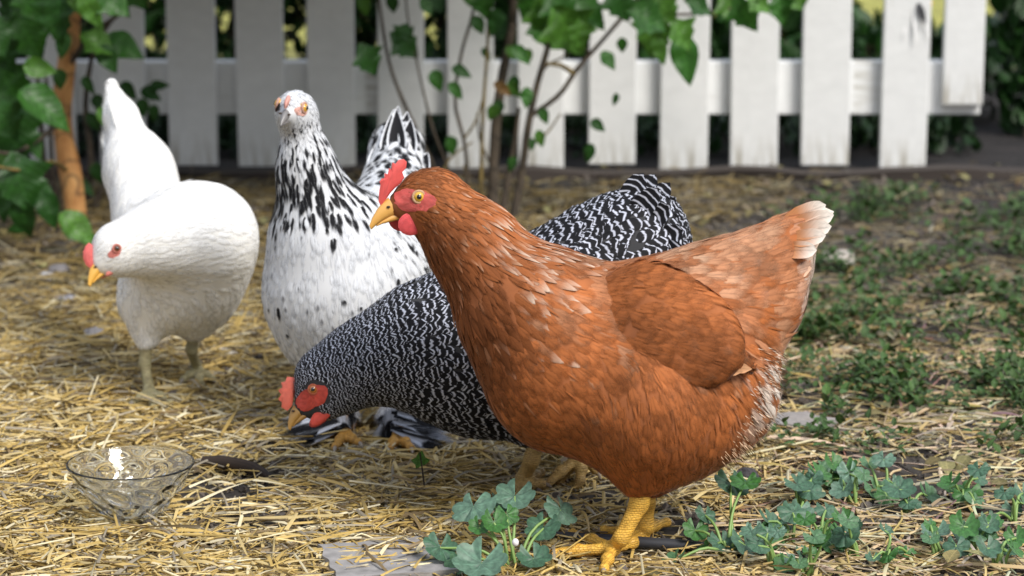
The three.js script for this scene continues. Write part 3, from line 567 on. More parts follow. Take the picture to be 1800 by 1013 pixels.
// ================= red hen
seed(11);
{
  const { root, D, q, R, foot } = henBase(1110, 978, 'rust red hen with yellow legs and white tail tip, standing in front');
  const f = new Field(), Z = V(0, 0, 1);
  const head = new Head(q(722, 340, -0.012), q(648, 397, -0.012).sub(q(722, 340, -0.012)).add(V(0, 0, 0.012)), V(0, 1, 0), D * 1650 / FPX);
  // the eye of the profile lies on the sagittal plane
  const neckFlow = V(0.6, -0.75, 0);
  head.field(f, V(0.85, -0.3, 0));
  const c = (x0, y0, d0, r0, x1, y1, d1, r1, o) => f.add(q(x0, y0, d0), q(x1, y1, d1), R(r0), R(r1), o);
  c(768, 360, 0, 47, 832, 432, 0, 70, { zone: 'neck', k: 0.03, flow: neckFlow });
  c(832, 432, 0, 70, 912, 535, 0, 100, { zone: 'hackle', k: 0.03, flow: V(0.72, -0.68, 0) });
  c(930, 570, 0, 100, 985, 655, 0, 122, { zone: 'breast', k: 0.05, flow: V(0.45, -0.85, 0) });
  c(1000, 572, 0, 108, 1185, 572, 0, 104, { zone: 'back', k: 0.05, flow: V(1, -0.15, 0) });
  c(1000, 660, 0, 118, 1180, 690, 0, 132, { zone: 'belly', k: 0.05, flow: V(0.9, -0.4, 0) });
  c(1235, 655, 0, 118, 1270, 690, 0, 92, { zone: 'fluff', k: 0.05, flow: V(0.8, -0.55, 0) });
  c(1145, 720, -0.03, 128, 1124, 836, -0.03, 40, { zone: 'thigh', k: 0.04, flow: V(0.1, -1, 0) });
  c(1160, 720, 0.03, 120, 1142, 833, 0.03, 38, { zone: 'thigh', k: 0.04, flow: V(0.1, -1, 0) });
  c(1190, 545, 0, 76, 1404, 404, 0, 34, { zone: 'tail', k: 0.05, axis: Z, flat: 0.7, flow: V(0.86, 0.42, 0) });
  c(1280, 520, 0, 80, 1380, 462, 0, 38, { zone: 'tail', k: 0.03, axis: Z, flat: 0.6, flow: V(0.86, 0.3, 0) });
  c(1235, 590, 0, 92, 1342, 538, 0, 54, { zone: 'tail', k: 0.05, axis: Z, flat: 0.75, flow: V(0.85, 0.15, 0) });
  const m = f.mesh(0.0062);
  const N = (p, s, o) => N3(p.x * s + o, p.y * s, p.z * s);
  const rust = (p, l = 1) => { const k = l * (1 + 0.36 * N(p, 22, 3) + 0.34 * N(p, 75, 9)); return [0.385 * k, 0.122 * k, 0.036 * k]; };
  const dark = [0.20, 0.062, 0.018], pale = [0.72, 0.50, 0.34], white = [0.86, 0.80, 0.72];
  const soft = (s, chance) => { if (rnd() < chance) { s.shape = 'wisp'; s.w *= rr(0.25, 0.45); s.L *= rr(0.8, 1.1); s.rise += 0.0005; } };
  const xOf = (px) => q(px, 600).x, mixc = (a, b, t) => a.map((x, i) => mix(x, b[i], t));
  const jit = (s) => { const k = rr(0.9, 1.1); s.tint = s.tint.map((x) => x * k); Object.assign(s, column()); };
  const styles = {
    head: { L: 0.0085, w: 0.0038, lift: 0.07, shape: 'point', cover: 4, feather(p, s) { s.tint = mixc(rust(p, 0.8), dark, smooth(q(0, 330).y, q(0, 300).y, p.y) * 0.6); jit(s); s.edge = 1.08; } },
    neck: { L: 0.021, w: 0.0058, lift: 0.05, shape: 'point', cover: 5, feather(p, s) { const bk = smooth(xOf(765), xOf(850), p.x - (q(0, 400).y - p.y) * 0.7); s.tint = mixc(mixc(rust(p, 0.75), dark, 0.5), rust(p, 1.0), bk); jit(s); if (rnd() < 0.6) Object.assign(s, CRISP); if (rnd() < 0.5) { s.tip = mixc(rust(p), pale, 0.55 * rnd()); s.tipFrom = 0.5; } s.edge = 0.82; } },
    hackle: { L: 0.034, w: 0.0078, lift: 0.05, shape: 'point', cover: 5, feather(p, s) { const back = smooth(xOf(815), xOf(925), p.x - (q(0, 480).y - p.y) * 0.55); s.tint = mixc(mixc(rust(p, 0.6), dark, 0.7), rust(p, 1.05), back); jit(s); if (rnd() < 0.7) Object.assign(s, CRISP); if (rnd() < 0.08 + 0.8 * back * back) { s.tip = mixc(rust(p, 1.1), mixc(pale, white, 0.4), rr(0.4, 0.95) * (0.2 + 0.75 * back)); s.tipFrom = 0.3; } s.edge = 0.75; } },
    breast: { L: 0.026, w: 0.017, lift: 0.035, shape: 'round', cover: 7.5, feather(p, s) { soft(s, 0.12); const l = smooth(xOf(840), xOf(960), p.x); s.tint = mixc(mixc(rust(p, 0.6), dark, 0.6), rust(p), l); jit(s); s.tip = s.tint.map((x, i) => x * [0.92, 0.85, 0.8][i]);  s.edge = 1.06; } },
    back: { L: 0.029, w: 0.018, lift: 0.035, shape: 'round', cover: 7.5, feather(p, s) { soft(s, 0.12); s.tint = mixc(rust(p, 0.95), pale, 0.10 + 0.2 * Math.max(0, N(p, 30, 2))); jit(s); s.tip = mixc(s.tint, rnd() < 0.25 ? pale : dark, 0.14); s.edge = 0.94; } },
    belly: { L: 0.029, w: 0.018, lift: 0.045, shape: 'round', cover: 7.5, feather(p, s) { soft(s, 0.15); s.tint = rust(p, 1.0); jit(s); s.tip = mixc(s.tint, rnd() < 0.3 ? pale : dark, 0.10); s.edge = 1.04; } },
    covert: { L: 0.023, w: 0.0112, lift: 0.05, shape: 'round', cover: 5, feather(p, s) { soft(s, 0.35); const d = smooth(xOf(1000), xOf(1210), p.x) * smooth(q(0, 480).y, q(0, 590).y, p.y); s.tint = mixc(rust(p, 1.0), mixc(rust(p, 0.74), dark, 0.35 * rnd()), d); jit(s); s.tip = mixc(s.tint, rnd() < 0.2 ? pale : dark, 0.25); s.edge = 1.15; } },
    fluff: { L: 0.030, w: 0.010, lift: 0.16, shape: 'round', cover: 4.5, feather(p, s) { const e = smooth(xOf(1265), xOf(1360), p.x + 0.006 * N(p, 60, 1)) * smooth(q(0, 790).y, q(0, 690).y, p.y) * smooth(q(0, 590).y, q(0, 630).y, p.y); s.tint = mixc(rust(p, 1.12), white, 0.9 * e); jit(s); if (rnd() < 0.35 + 0.6 * e) s.tip = mixc(s.tint, white, 0.2 + 0.6 * e); if (rnd() < 0.5) { s.shape = 'wisp'; s.w *= 0.28; s.L *= 1.15; } } },
    thigh: { L: 0.026, w: 0.014, lift: 0.05, shape: 'round', cover: 7.5, feather(p, s) { soft(s, 0.25); s.tint = rust(p, 1.0); jit(s); if (rnd() < 0.15) s.tip = mixc(s.tint, pale, 0.15); if (rnd() < 0.35) { s.shape = 'wisp'; s.w *= 0.35; } } },
    tail: { L: 0.032, w: 0.018, lift: 0.03, shape: 'round', cover: 7.5, feather(p, s) { soft(s, 0.12);
      const e = smooth(xOf(1370), xOf(1450), p.x + 0.012 * N(p, 40, 5)), top = smooth(0.045, 0.0, f.at(p.x, p.y + 0.03, p.z));
      const sad = smooth(0.5, 0.1, Math.abs((p.y - q(0, 430).y) / 0.05)) * smooth(xOf(1330), xOf(1150), p.x); s.tint = mixc(mixc(rust(p, 1.08), pale, 0.12 + 0.5 * Math.max(0, N(p, 34, 8) + 0.12) + 0.3 * sad), white, clamp(0.95 * e)); jit(s); const r = rnd(); s.tip = mixc(s.tint, r < 0.08 ? white : r < 0.6 ? pale : dark, r < 0.6 ? 0.25 : 0.14); s.edge = 1.06; } },
  };
  const bare = [{ p: head.p(722, 342, 36), r: 0.011 }, { p: head.p(722, 342, -36), r: 0.011 }, { p: head.p(700, 362, 22), r: 0.012 }, { p: head.p(700, 362, -22), r: 0.012 }, { p: head.p(688, 362), r: 0.013 }, { p: head.p(714, 392, 26), r: 0.011 }, { p: head.p(714, 392, -26), r: 0.011 }];
  const skin = geoOf(m, (p) => rust(p, 0.8));
  part('body', skin, std({ vertexColors: true, roughness: 0.9 }), root);
  const mat = feathered(streakSkin), quill = feathered(streakSkin, { transparent: false });
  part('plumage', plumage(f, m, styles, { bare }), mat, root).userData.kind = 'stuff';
  { // loose down standing off the rear
    const g = new Geo();
    for (let i = 0; i < 620; i++) {
      const t = rnd(), y = mix(615, 800, t), p = q(mix(1345, 1290, t) + rr(-40, 6), y, rr(-0.05, 0.05));
      for (let k = 0; k < 8; k++) p.addScaledVector(f.normal(p), -f.at(p.x, p.y, p.z));
      const n = f.normal(p), d = V(0.75, -0.35 - 0.4 * t, rr(-0.35, 0.35)).addScaledVector(n, 0.45).normalize(), b = d.clone().cross(V(rr(-1, 1), rr(-1, 1), 1)).normalize(), L = rr(0.007, 0.017), w = rr(0.0003, 0.0006), c = mixc([0.74, 0.50, 0.32], white, rnd() * smooth(0.9, 0.2, t)), nn = n.clone().lerp(V(0.3, 1, 0.3), 0.55).normalize();
      const a0 = g.v(p.clone().addScaledVector(b, -w), nn, c, 0.145, 0.3), a1 = g.v(p.clone().addScaledVector(b, w), nn, c, 0.15, 0.3), m0 = g.v(p.clone().addScaledVector(d, L * 0.6).addScaledVector(b, w * 0.7), nn, c, 0.15, 0.4), a2 = g.v(p.clone().addScaledVector(d, L).add(V(0, -0.002, 0)), nn, c, 0.148, 0.5);
      g.tri(a0, a1, m0); g.tri(a0, m0, a2);
    }
    part('down', g.build(), quill, root).userData.kind = 'stuff';
  }
  // folded wings lying on the sides: coverts over a shell, pale flight feathers showing below its edge
  for (const s of [-1, 1]) {
    const w = new Field(), a = (x0, y0, d0, r0, x1, y1, d1, r1, zone, flow) => w.add(q(x0, y0, s * d0), q(x1, y1, s * d1), R(r0), R(r1), { k: 0.03, axis: V(-0.42, 0.42, -s * 0.8).normalize(), flat: 0.3, zone, flow });
    a(990, 578, 0.036, 48, 1125, 566, 0.062, 78, 'covert', V(1, -0.22, 0));
    a(1125, 568, 0.065, 82, 1222, 604, 0.079, 55, 'covert', V(0.92, -0.36, 0));
    a(1212, 600, 0.079, 55, 1310, 642, 0.080, 10, 'tipcovert', V(0.9, -0.38, 0));
    const wm = w.mesh(0.0055), wing = part('wing', geoOf(wm, (p) => rust(p, 0.75)), std({ vertexColors: true, roughness: 0.9 }), root);
    const cov = (L, wd) => ({ L, w: wd, lift: 0.035, shape: 'round', cover: 7.5, feather(p, st) {
      soft(st, 0.1); const d = smooth(xOf(1060), xOf(1220), p.x) * smooth(q(0, 490).y, q(0, 600).y, p.y);
      st.tint = mixc(rust(p, 1.02), mixc(rust(p, 0.72), dark, 0.35), d); jit(st); st.tip = mixc(st.tint, rnd() < 0.3 ? pale : dark, 0.08 + 0.22 * d); st.edge = 1 + 0.15 * d; } });
    part('wing_covert', plumage(w, wm, { covert: cov(0.027, 0.017), tipcovert: cov(0.032, 0.013) }), mat, wing).userData.kind = 'stuff';
    for (let i = 0; i < 8; i++) {
      const t = i / 7, x1 = mix(1212, 1322, t), y1 = mix(680, 649, t), r0 = q(x1 - 125, mix(664, 640, t), s * 0.082), tip = q(x1, y1, s * mix(0.100, 0.092, t)), d = tip.clone().sub(r0), L = d.length(); d.normalize();
      const side = d.clone().cross(V(0.05, 0.3, -s)).normalize(), k = rr(0.9, 1.1);
      part('flight_feather', bigFeather(r0, d, side, L, 0.014, { camber: 0.15, tint: [0.44 * k, 0.17 * k, 0.065 * k], tip: [0.66 * k, 0.36 * k, 0.19 * k], tipFrom: 0.3, edge: 1.25, ...column() }), quill, wing);
    }
  }
  // tail feathers fanned out beyond the coverts
  for (let i = 0; i < 6; i++) {
    const s = i % 2 ? 1 : -1, t = Math.floor(i / 2) / 4, r0 = q(mix(1330, 1290, t), mix(420, 545, t), s * (0.004 + 0.010 * t)), tip = q(mix(1466, 1398, Math.pow(t, 0.8)) - (s > 0 ? 8 : 0), mix(372, 572, t) + (s > 0 ? 14 : 0), s * (0.006 + 0.016 * t));
    const d = tip.clone().sub(r0), L = d.length(); d.normalize();
    const side = d.clone().cross(V(0.35, 0.7, s > 0 ? 0.7 : 1)).normalize(), k = rr(0.9, 1.1), w = mix(1.0, 0.1, Math.min(1, t * 1.6));
    part('tail_feather', bigFeather(r0, d, side, L, 0.026, { camber: 0.12, tint: [0.60 * k, 0.27 * k, 0.12 * k], tip: mixc([0.66, 0.36, 0.2], white, w), tipFrom: 0.5, edge: 1.15, ...column() }), quill, root);
  }
  [[1372, 392, 1452, 360, -0.016], [1376, 402, 1466, 378, -0.020], [1378, 414, 1462, 398, -0.024], [1376, 424, 1452, 414, -0.026], [1370, 440, 1436, 440, -0.028]].forEach(([x0, y0, x1, y1, dz]) => {
    const r0 = q(x0, y0, dz * 0.6), d = q(x1, y1, dz).sub(r0), L = d.length(); d.normalize(); const k = rr(0.92, 1.06);
    part('tail_feather', bigFeather(r0, d, d.clone().cross(V(0.1, 0.45, 1)).normalize(), L, 0.019, { camber: 0.2, tint: [0.52 * k, 0.22 * k, 0.09 * k], tip: white, tipFrom: 0.35, edge: 1.1, ...column() }), quill, root);
  });
  faceParts(root, f, head, {
    skin: [0.66, 0.10, 0.085], beak: [0.74, 0.40, 0.10], iris: [0.62, 0.36, 0.03], lid: [0.66, 0.40, 0.22], wattleMat: [0.80, 0.09, 0.10], combMat: [0.80, 0.10, 0.09],
    face: [718, 345, [34, 26, 22, 32, 37, 26, 18, 22]],
    wattleSide: 24, wattle: ovalPts(715, 390, 25, 21, 0.15),
    comb: [[662, 352], [663, 334], [665, 322], [663, 318], [667, 312], [672, 314], [672, 303], [678, 305], [680, 294], [685, 297], [686, 284], [692, 287], [698, 280], [707, 279], [713, 284], [712, 295], [705, 302], [709, 312], [702, 322], [692, 330], [684, 338], [674, 352], [667, 362]],
  });
  for (const s of [-1, 1]) part('ear_tuft', plumageTuft(head, s), quill, root);
  const lm = legMat(0.80, 0.47, 0.075), cm = std({ color: lin(0.30, 0.24, 0.18), roughness: 0.45 });
  const a1 = foot(1076, 984, 0.012), a2 = foot(1128, 958, 0.012);
  footAndLeg(root, [q(1128, 845, -0.03), q(1124, 885, -0.03), q(1098, 940, -0.034).lerp(a1, 0.25), a1], [0.0128, 0.0095, 0.0078, 0.0076], a1, [[foot(1042, 966), foot(1006, 954)], [foot(1016, 984), foot(962, 990)], [foot(1068, 1000), foot(1062, 1016)], [foot(1094, 974), foot(1104, 968)]], lm, cm, 0.0062);
  footAndLeg(root, [q(1134, 845, 0.03), q(1136, 885, 0.03), q(1136, 925, 0.03), a2], [0.0115, 0.0090, 0.0076, 0.0074], a2, [[foot(1106, 962), foot(1084, 966)], [foot(1096, 950), foot(1062, 948)], [foot(1112, 970), foot(1096, 976)], [foot(1150, 940), foot(1172, 934)]], lm, cm, 0.0060);
}
function plumageTuft(head, s) {
  const g = new Geo(), dir = head.dir(-2, 30);
  for (let i = 0; i < 110; i++) {
    const t = rnd(), p = head.p(mix(768, 756, t) + rr(-5, 5), mix(338, 380, t) + rr(-3, 3), s * (53 - 3 * t)), d = dir.clone().add(V(rr(-0.25, 0.25), rr(-0.25, 0.25), rr(-0.25, 0.25))).normalize(), b = d.clone().cross(head.R).normalize(), L = rr(0.008, 0.015), w = 0.0013, k = rr(0.8, 1.1), c = [0.86 * k, 0.70 * k, 0.54 * k], n = head.R.clone().multiplyScalar(s);
    const o = g.v(p.clone().addScaledVector(b, -w), n, c, 0.145, 0.3), e = g.v(p.clone().addScaledVector(b, w), n, c, 0.15, 0.3), h = g.v(p.clone().addScaledVector(d, L).addScaledVector(n, 0.002), n, c, 0.148, 0.5);
    g.tri(o, e, h);
  }
  return g.build();
}

// ================= barred hen
seed(23);
{
  const { root, D, q, R, foot } = henBase(960, 864, 'black and white barred hen pecking with its head low, half hidden');
  const f = new Field(), Z = V(0, 0, 1);
  const hd = -0.05, e0 = q(548, 690, hd), head = new Head(e0, q(502, 760, hd).sub(e0).add(V(0, 0, 0.012)), V(-1, 0.35, 0), D * 1560 / FPX);
  head.field(f, V(0.8, 0.25, 0));
  const c = (x0, y0, d0, r0, x1, y1, d1, r1, o) => f.add(q(x0, y0, d0), q(x1, y1, d1), R(r0), R(r1), o);
  c(566, 658, hd, 44, 640, 636, -0.035, 62, { zone: 'neck', k: 0.025, flow: V(0.93, 0.25, 0) });
  c(640, 636, -0.035, 62, 742, 610, -0.02, 98, { zone: 'hackle', k: 0.03, flow: V(0.97, 0.2, 0) });
  c(760, 608, -0.02, 100, 850, 606, 0, 136, { zone: 'breast', k: 0.04, flow: V(0.97, -0.05, 0) });
  c(862, 622, 0, 138, 1000, 570, 0, 150, { zone: 'body', k: 0.05, flow: V(0.95, 0.2, 0) });
  c(1000, 545, 0, 136, 1090, 466, 0, 94, { zone: 'body', k: 0.05, flow: V(0.85, 0.45, 0) });
  c(960, 640, -0.02, 100, 945, 750, -0.03, 34, { zone: 'thigh', k: 0.04, flow: V(0, -1, 0) });
  c(1010, 640, 0.03, 100, 1020, 740, 0.03, 36, { zone: 'thigh', k: 0.04, flow: V(0, -1, 0) });
  c(1085, 460, 0, 88, 1132, 388, 0.01, 54, { zone: 'tail', k: 0.05, axis: Z, flat: 0.75, flow: V(0.7, 0.6, 0) });
  c(1100, 470, 0, 92, 1140, 440, 0.01, 50, { zone: 'tail', k: 0.05, axis: Z, flat: 0.75, flow: V(0.85, 0.25, 0) });
  const m = f.mesh(0.0062);
  // bars run across the feathers: bands along v, bent towards the shaft
  const barSkin = tex(256, 256, (u, v) => {
    const col = Math.floor(u * 4), x = u * 4 - col, ph = v * 4 + 0.10 * Math.sin(v * 6.283 + col * 1.7) + 1.5 * Math.pow(Math.abs(x - 0.5), 2) + 0.10 * Math.sin(x * 7 + col * 2) + 0.10 * N3(x * 5, v * 9, col), fr = ph - Math.floor(ph), b = barbs(x, v * 4, col);
    const w = smooth(0.0, 0.14, fr) * smooth(0.42, 0.26, fr);
    return [mix(0.09, 0.77, w) * b, mix(0.09, 0.785, w) * b, mix(0.105, 0.84, w) * b];
  });
  const mat = feathered(barSkin, { sheen: 0.15, transparent: false });
  const along = (p, pitch) => (p.x * 0.93 + p.y * 0.25) / (pitch * 4);
  const style = (L, w, lift, shape, pitch, dim = 1) => ({ L, w, lift, shape, cover: 4.2, feather(p, s, flow) {
    Object.assign(s, column()); const k = rr(0.8, 1.1) * dim; s.tint = [k, k, k];
    s.v0 = along(p, pitch) + rr(-0.06, 0.06); s.v1 = s.v0 + s.L / (pitch * 4);
  } });
  const styles = { head: style(0.008, 0.0036, 0.05, 'point', 0.0036), neck: style(0.013, 0.005, 0.05, 'point', 0.0050), hackle: style(0.022, 0.0075, 0.05, 'round', 0.0074), breast: style(0.024, 0.012, 0.06, 'round', 0.0105), body: style(0.026, 0.014, 0.06, 'round', 0.0112), thigh: style(0.022, 0.010, 0.08, 'round', 0.010, 0.8), tail: style(0.030, 0.015, 0.06, 'round', 0.0115) };
  const bare = [{ p: head.p(722, 346, 38), r: 0.016 }, { p: head.p(722, 346, -38), r: 0.016 }, { p: head.p(700, 364, 24), r: 0.014 }, { p: head.p(700, 364, -24), r: 0.014 }, { p: head.p(688, 362), r: 0.012 }];
  part('body', geoOf(m, () => [0.03, 0.03, 0.033]), std({ vertexColors: true, roughness: 0.9 }), root);
  part('plumage', plumage(f, m, styles, { bare }), mat, root).userData.kind = 'stuff';
  const tails = [[1075, 400, 1132, 304, -0.012], [1085, 405, 1152, 306, -0.004], [1095, 420, 1178, 322, 0.0], [1100, 425, 1186, 345, -0.012], [1105, 440, 1190, 378, -0.022], [1105, 450, 1202, 404, -0.032], [1110, 465, 1202, 434, -0.036], [1085, 415, 1160, 330, -0.03], [1095, 430, 1176, 360, -0.034]];
  tails.forEach(([x0, y0, x1, y1, dz], i) => {
    const r0 = q(x0, y0, dz), d = q(x1, y1, dz * 1.6).sub(r0), L = d.length(); d.normalize();
    part('tail_feather', bigFeather(r0, d, d.clone().cross(V(0.1, 0.5, 1)).normalize(), L, 0.027, { v0: 0.1 * i, v1: 0.1 * i + L / (0.0085 * 4), camber: 0.3, bend: rr(-0.1, 0.2), ...column() }), mat, root);
  });
  faceParts(root, f, head, {
    skin: [0.66, 0.075, 0.05], beakScale: 0.74, beak: [0.36, 0.20, 0.05], iris: [0.38, 0.12, 0.02], lid: [0.5, 0.12, 0.05], combMat: [0.80, 0.16, 0.10], eyeScale: 0.85,
    face: [714, 350, [34, 30, 22, 30, 34, 22, 14, 22]],
    wattle: ovalPts(724, 386, 28, 12, -0.35),
    comb: [[668, 356], [660, 346], [664, 338], [660, 330], [668, 324], [666, 315], [675, 312], [676, 303], [684, 304], [690, 297], [700, 302], [712, 302], [716, 308], [704, 318], [692, 330], [680, 350]], combThick: 7,
  });
  const lm = legMat(0.52, 0.35, 0.13), cm = std({ color: lin(0.25, 0.2, 0.15), roughness: 0.45 });
  const a1 = foot(920, 862, 0.014), a2 = q(1016, 806, 0.02);
  footAndLeg(root, [q(946, 765, -0.03), q(936, 805, -0.03).lerp(a1, 0.1), a1], [0.010, 0.0085, 0.0085], a1, [[foot(936, 866), foot(952, 866)], [foot(906, 870), foot(892, 880)], [foot(918, 874), foot(912, 888)], [foot(938, 852), foot(950, 846)]], lm, cm, 0.0068);
  footAndLeg(root, [q(1040, 740, 0.03), q(1034, 780, 0.03), a2], [0.010, 0.0085, 0.008], a2, [[q(985, 830, 0.01), q(955, 858, 0.0)], [q(1022, 825, 0.015), q(1020, 845, 0.01), q(1008, 868, 0.008)], [q(1000, 822, 0.03), q(985, 848, 0.03)], [q(1034, 812, 0.03), q(1046, 826, 0.03)]], lm, cm, 0.0064);
}

// ================= white hen with black spangles, facing the camera
seed(37);
{
  const { root, D, q, R, foot } = henBase(640, 776, 'white hen with black spangled neck and feathered feet, looking at the camera');
  const f = new Field(), X = V(1, 0, 0);
  const hc = q(511, 186, -0.095), F = V(-0.22, -0.44, 0.87).normalize(), S = D * 1230 / FPX;
  const head = new Head(hc, F, V(0.08, 1, 0.3), S);
  const c = (x0, y0, d0, r0, x1, y1, d1, r1, o) => f.add(q(x0, y0, d0), q(x1, y1, d1), R(r0), R(r1), o);
  head.field(f, V(0.1, -1, -0.1));
  c(526, 205, -0.065, 29, 539, 300, -0.05, 43, { zone: 'neck', k: 0.02, flow: V(0.12, -1, 0) });
  c(539, 300, -0.05, 43, 566, 388, -0.03, 66, { zone: 'hackle', k: 0.03, flow: V(0.22, -1, 0.1) });
  c(585, 455, -0.02, 112, 592, 500, -0.01, 124, { zone: 'breast', k: 0.05, flow: V(0.0, -1, 0.05) });
  c(600, 540, 0, 108, 620, 580, 0.02, 92, { zone: 'belly', k: 0.05, flow: V(0.05, -1, -0.2) });
  c(625, 470, 0.04, 122, 690, 430, 0.14, 100, { zone: 'back', k: 0.05, flow: V(0.4, -0.25, -0.7) });
  c(585, 600, 0.0, 62, 606, 690, 0.0, 28, { zone: 'thigh', k: 0.04, flow: V(0.05, -1, 0) });
  c(690, 600, 0.03, 70, 694, 690, 0.03, 30, { zone: 'thigh', k: 0.04, flow: V(0, -1, 0) });
  c(690, 400, 0.15, 88, 698, 262, 0.24, 42, { zone: 'cushion', k: 0.05, flow: V(0.05, 1, -0.3) });
  c(698, 262, 0.24, 42, 698, 250, 0.248, 26, { zone: 'cushion', k: 0.03, flow: V(0, 1, -0.3) });
  const m = f.mesh(0.0062);
  // four kinds of feather side by side: plain, flecked, spangled, black with a white lacing
  const W0 = [0.88, 0.89, 0.91], K0 = [0.085, 0.085, 0.10];
  const skin = tex(512, 256, (u, v) => {
    const col = Math.floor(u * 4), x = u * 4 - col, b = barbs(x, v, col * 3), d = Math.abs(x - 0.5);
    let k = 0;
    if (col === 1) k = 0.85 * smooth(0.30, 0.10, Math.hypot(d * 1.2, (v - 0.82) * 0.8)) * (0.6 + 0.5 * N3(x * 14, v * 9, 2));
    if (col === 2) k = smooth(0.40, 0.30, Math.hypot(d * 1.0, (v - 0.74) * 1.4)) + 0.25 * smooth(0.1, 0.5, N3(x * 12, v * 5, 3));
    if (col === 3) k = smooth(0.42, 0.34, d + 0.20 * Math.pow(v, 8)) * smooth(1.0, 0.95, v) * smooth(0.05, 0.2, v + 0.2);
    k = clamp(k); return [...[0, 1, 2].map((i) => mix(W0[i], K0[i], k) * b), fray(x, v, col)];
  });
  const stiff = feathered(skin, { transparent: false });
  const cell = (i) => ({ u0: (i + 0.03) / 4, u1: (i + 0.97) / 4 });
  const mat = feathered(skin);
  const pick = (s, list) => { let r = rnd(), i = 0; for (; i < 3; i++) { r -= list[i]; if (r < 0) break; } Object.assign(s, cell(i)); const k = rr(0.86, 1.0); s.tint = [k, k, k]; };
  const patch = (p, s, o) => smooth(0.12, 0.36, N3(p.x * s + o, p.y * s, p.z * s));
  const styles = {
    head: { L: 0.0075, w: 0.0038, lift: 0.06, shape: 'point', cover: 4.2, feather(p, s) { pick(s, [0.66, 0.30, 0.04, 0]); } },
    neck: { L: 0.020, w: 0.0058, lift: 0.05, shape: 'point', cover: 4, feather(p, s) { const t = smooth(q(0, 235).y, q(0, 300).y, p.y); pick(s, [mix(0.55, 0.08, t), mix(0.35, 0.06, t), 0, 0]); s.w *= mix(0.8, 1.1, t); } },
    hackle: { L: 0.034, w: 0.0062, lift: 0.04, shape: 'point', cover: 4.6, feather(p, s) { const t = smooth(q(0, 335).y, q(0, 395).y, p.y); pick(s, [mix(0.03, 0.86, t), mix(0.04, 0.08, t), 0.02, 0]); } },
    breast: { L: 0.022, w: 0.0095, lift: 0.045, shape: 'round', cover: 4, feather(p, s) { const d = patch(p, 26, 4); pick(s, [0.99 - 0.3 * d, 0.01 + 0.29 * d, 0, 0]); if (rnd() < 0.6) { s.w *= 0.35; s.shape = 'wisp'; } s.rise *= 0.6; const wing = smooth(q(670, 500).x, q(705, 500).x, p.x) * smooth(q(0, 520).y, q(0, 480).y, p.y); if (rnd() < 0.5 * wing) pick(s, [0.2, 0.1, 0.7, 0]); if (p.x < q(480, 500).x && rnd() < 0.4) pick(s, [0.2, 0.2, 0.6, 0]); } },
    belly: { L: 0.026, w: 0.013, lift: 0.09, shape: 'round', cover: 4, feather(p, s) { const d = smooth(0.035, 0.010, Math.abs(p.x - q(548, 570).x)) * smooth(q(0, 500).y, q(0, 550).y, p.y); pick(s, [0.95 - 0.55 * d, 0.03 + 0.2 * d, 0.02 + 0.35 * d, 0]); } },
    thigh: { L: 0.024, w: 0.011, lift: 0.08, shape: 'round', cover: 4, feather(p, s) { pick(s, [0.7, 0.2, 0.1, 0]); } },
    back: { L: 0.026, w: 0.014, lift: 0.06, shape: 'round', cover: 3.8, feather(p, s) { const d = patch(p, 24, 9); pick(s, [0.62 - 0.4 * d, 0.12, 0.16 + 0.45 * d, 0.08]); } },
    cushion: { L: 0.026, w: 0.014, lift: 0.06, shape: 'round', cover: 3.2, feather(p, s) { const t = smooth(q(0, 300).y, q(0, 220).y, p.y); pick(s, [0.16 * (1 - t), 0.08, mix(0.56, 0.45, t), 0.4]); s.L *= 1 + 0.5 * t; s.w *= 1 + 0.4 * t; } },
  };
  part('body', geoOf(m, () => [0.62, 0.63, 0.65]), std({ vertexColors: true, roughness: 0.9 }), root);
  const bare = [{ p: head.p(690, 362), r: 0.0135 }, { p: head.p(722, 340, 36), r: 0.0085 }, { p: head.p(722, 340, -36), r: 0.0085 }];
  part('plumage', plumage(f, m, styles, { bare }), mat, root).userData.kind = 'stuff';
  // dark folded wing edge on the right and the tail feathers
  for (let i = 0; i < 5; i++) { const r0 = q(628 + i * 8, 345 + i * 6, 0.02 + i * 0.012), t = q(662 + i * 10, 415 + i * 10, 0.0 + i * 0.016), d = t.sub(r0), L = d.length(); d.normalize(); part('hackle_feather', bigFeather(r0, d, d.clone().cross(V(-0.5, -0.2, -1)).normalize(), L, 0.016, { shape: 'point', ...cell(3) }), mat, root); }
  [[690, 270, 700, 186, 0.245, 0], [706, 275, 716, 196, 0.25, 1], [676, 300, 680, 215, 0.225, 0], [718, 300, 738, 238, 0.23, 1], [697, 262, 692, 192, 0.27, 1], [662, 320, 662, 250, 0.20, 0], [730, 320, 752, 268, 0.205, 0], [698, 285, 697, 190, 0.205, 0], [684, 290, 688, 200, 0.205, 0], [712, 290, 722, 208, 0.208, 0]].forEach(([x0, y0, x1, y1, dz]) => {
    const r0 = q(x0, y0, dz - 0.02), d = q(x1, y1, dz + 0.01).sub(r0), L = d.length(); d.normalize();
    part('tail_feather', bigFeather(r0, d, V(1, 0, 0).addScaledVector(d, -d.x).normalize(), L, 0.026, { shape: 'point', camber: 0.25, ...cell(3) }), stiff, root);
  });
  faceParts(root, f, head, {
    beakScale: 0.78, skin: [0.78, 0.43, 0.36], beak: [0.20, 0.19, 0.19], iris: [0.60, 0.32, 0.03], lid: [0.62, 0.36, 0.28], combMat: [0.78, 0.38, 0.32],
    face: [712, 348, [19, 15, 12, 16, 18, 13, 11, 14]],
    comb: [[672, 350], [668, 340], [672, 330], [680, 322], [688, 316], [694, 320], [688, 332], [680, 344]], combThick: 6,
  });
  const lm = legMat(0.62, 0.33, 0.07), cm = std({ color: lin(0.3, 0.25, 0.2), roughness: 0.5 });
  const a1 = foot(606, 772, 0.012), a2 = foot(700, 776, 0.012);
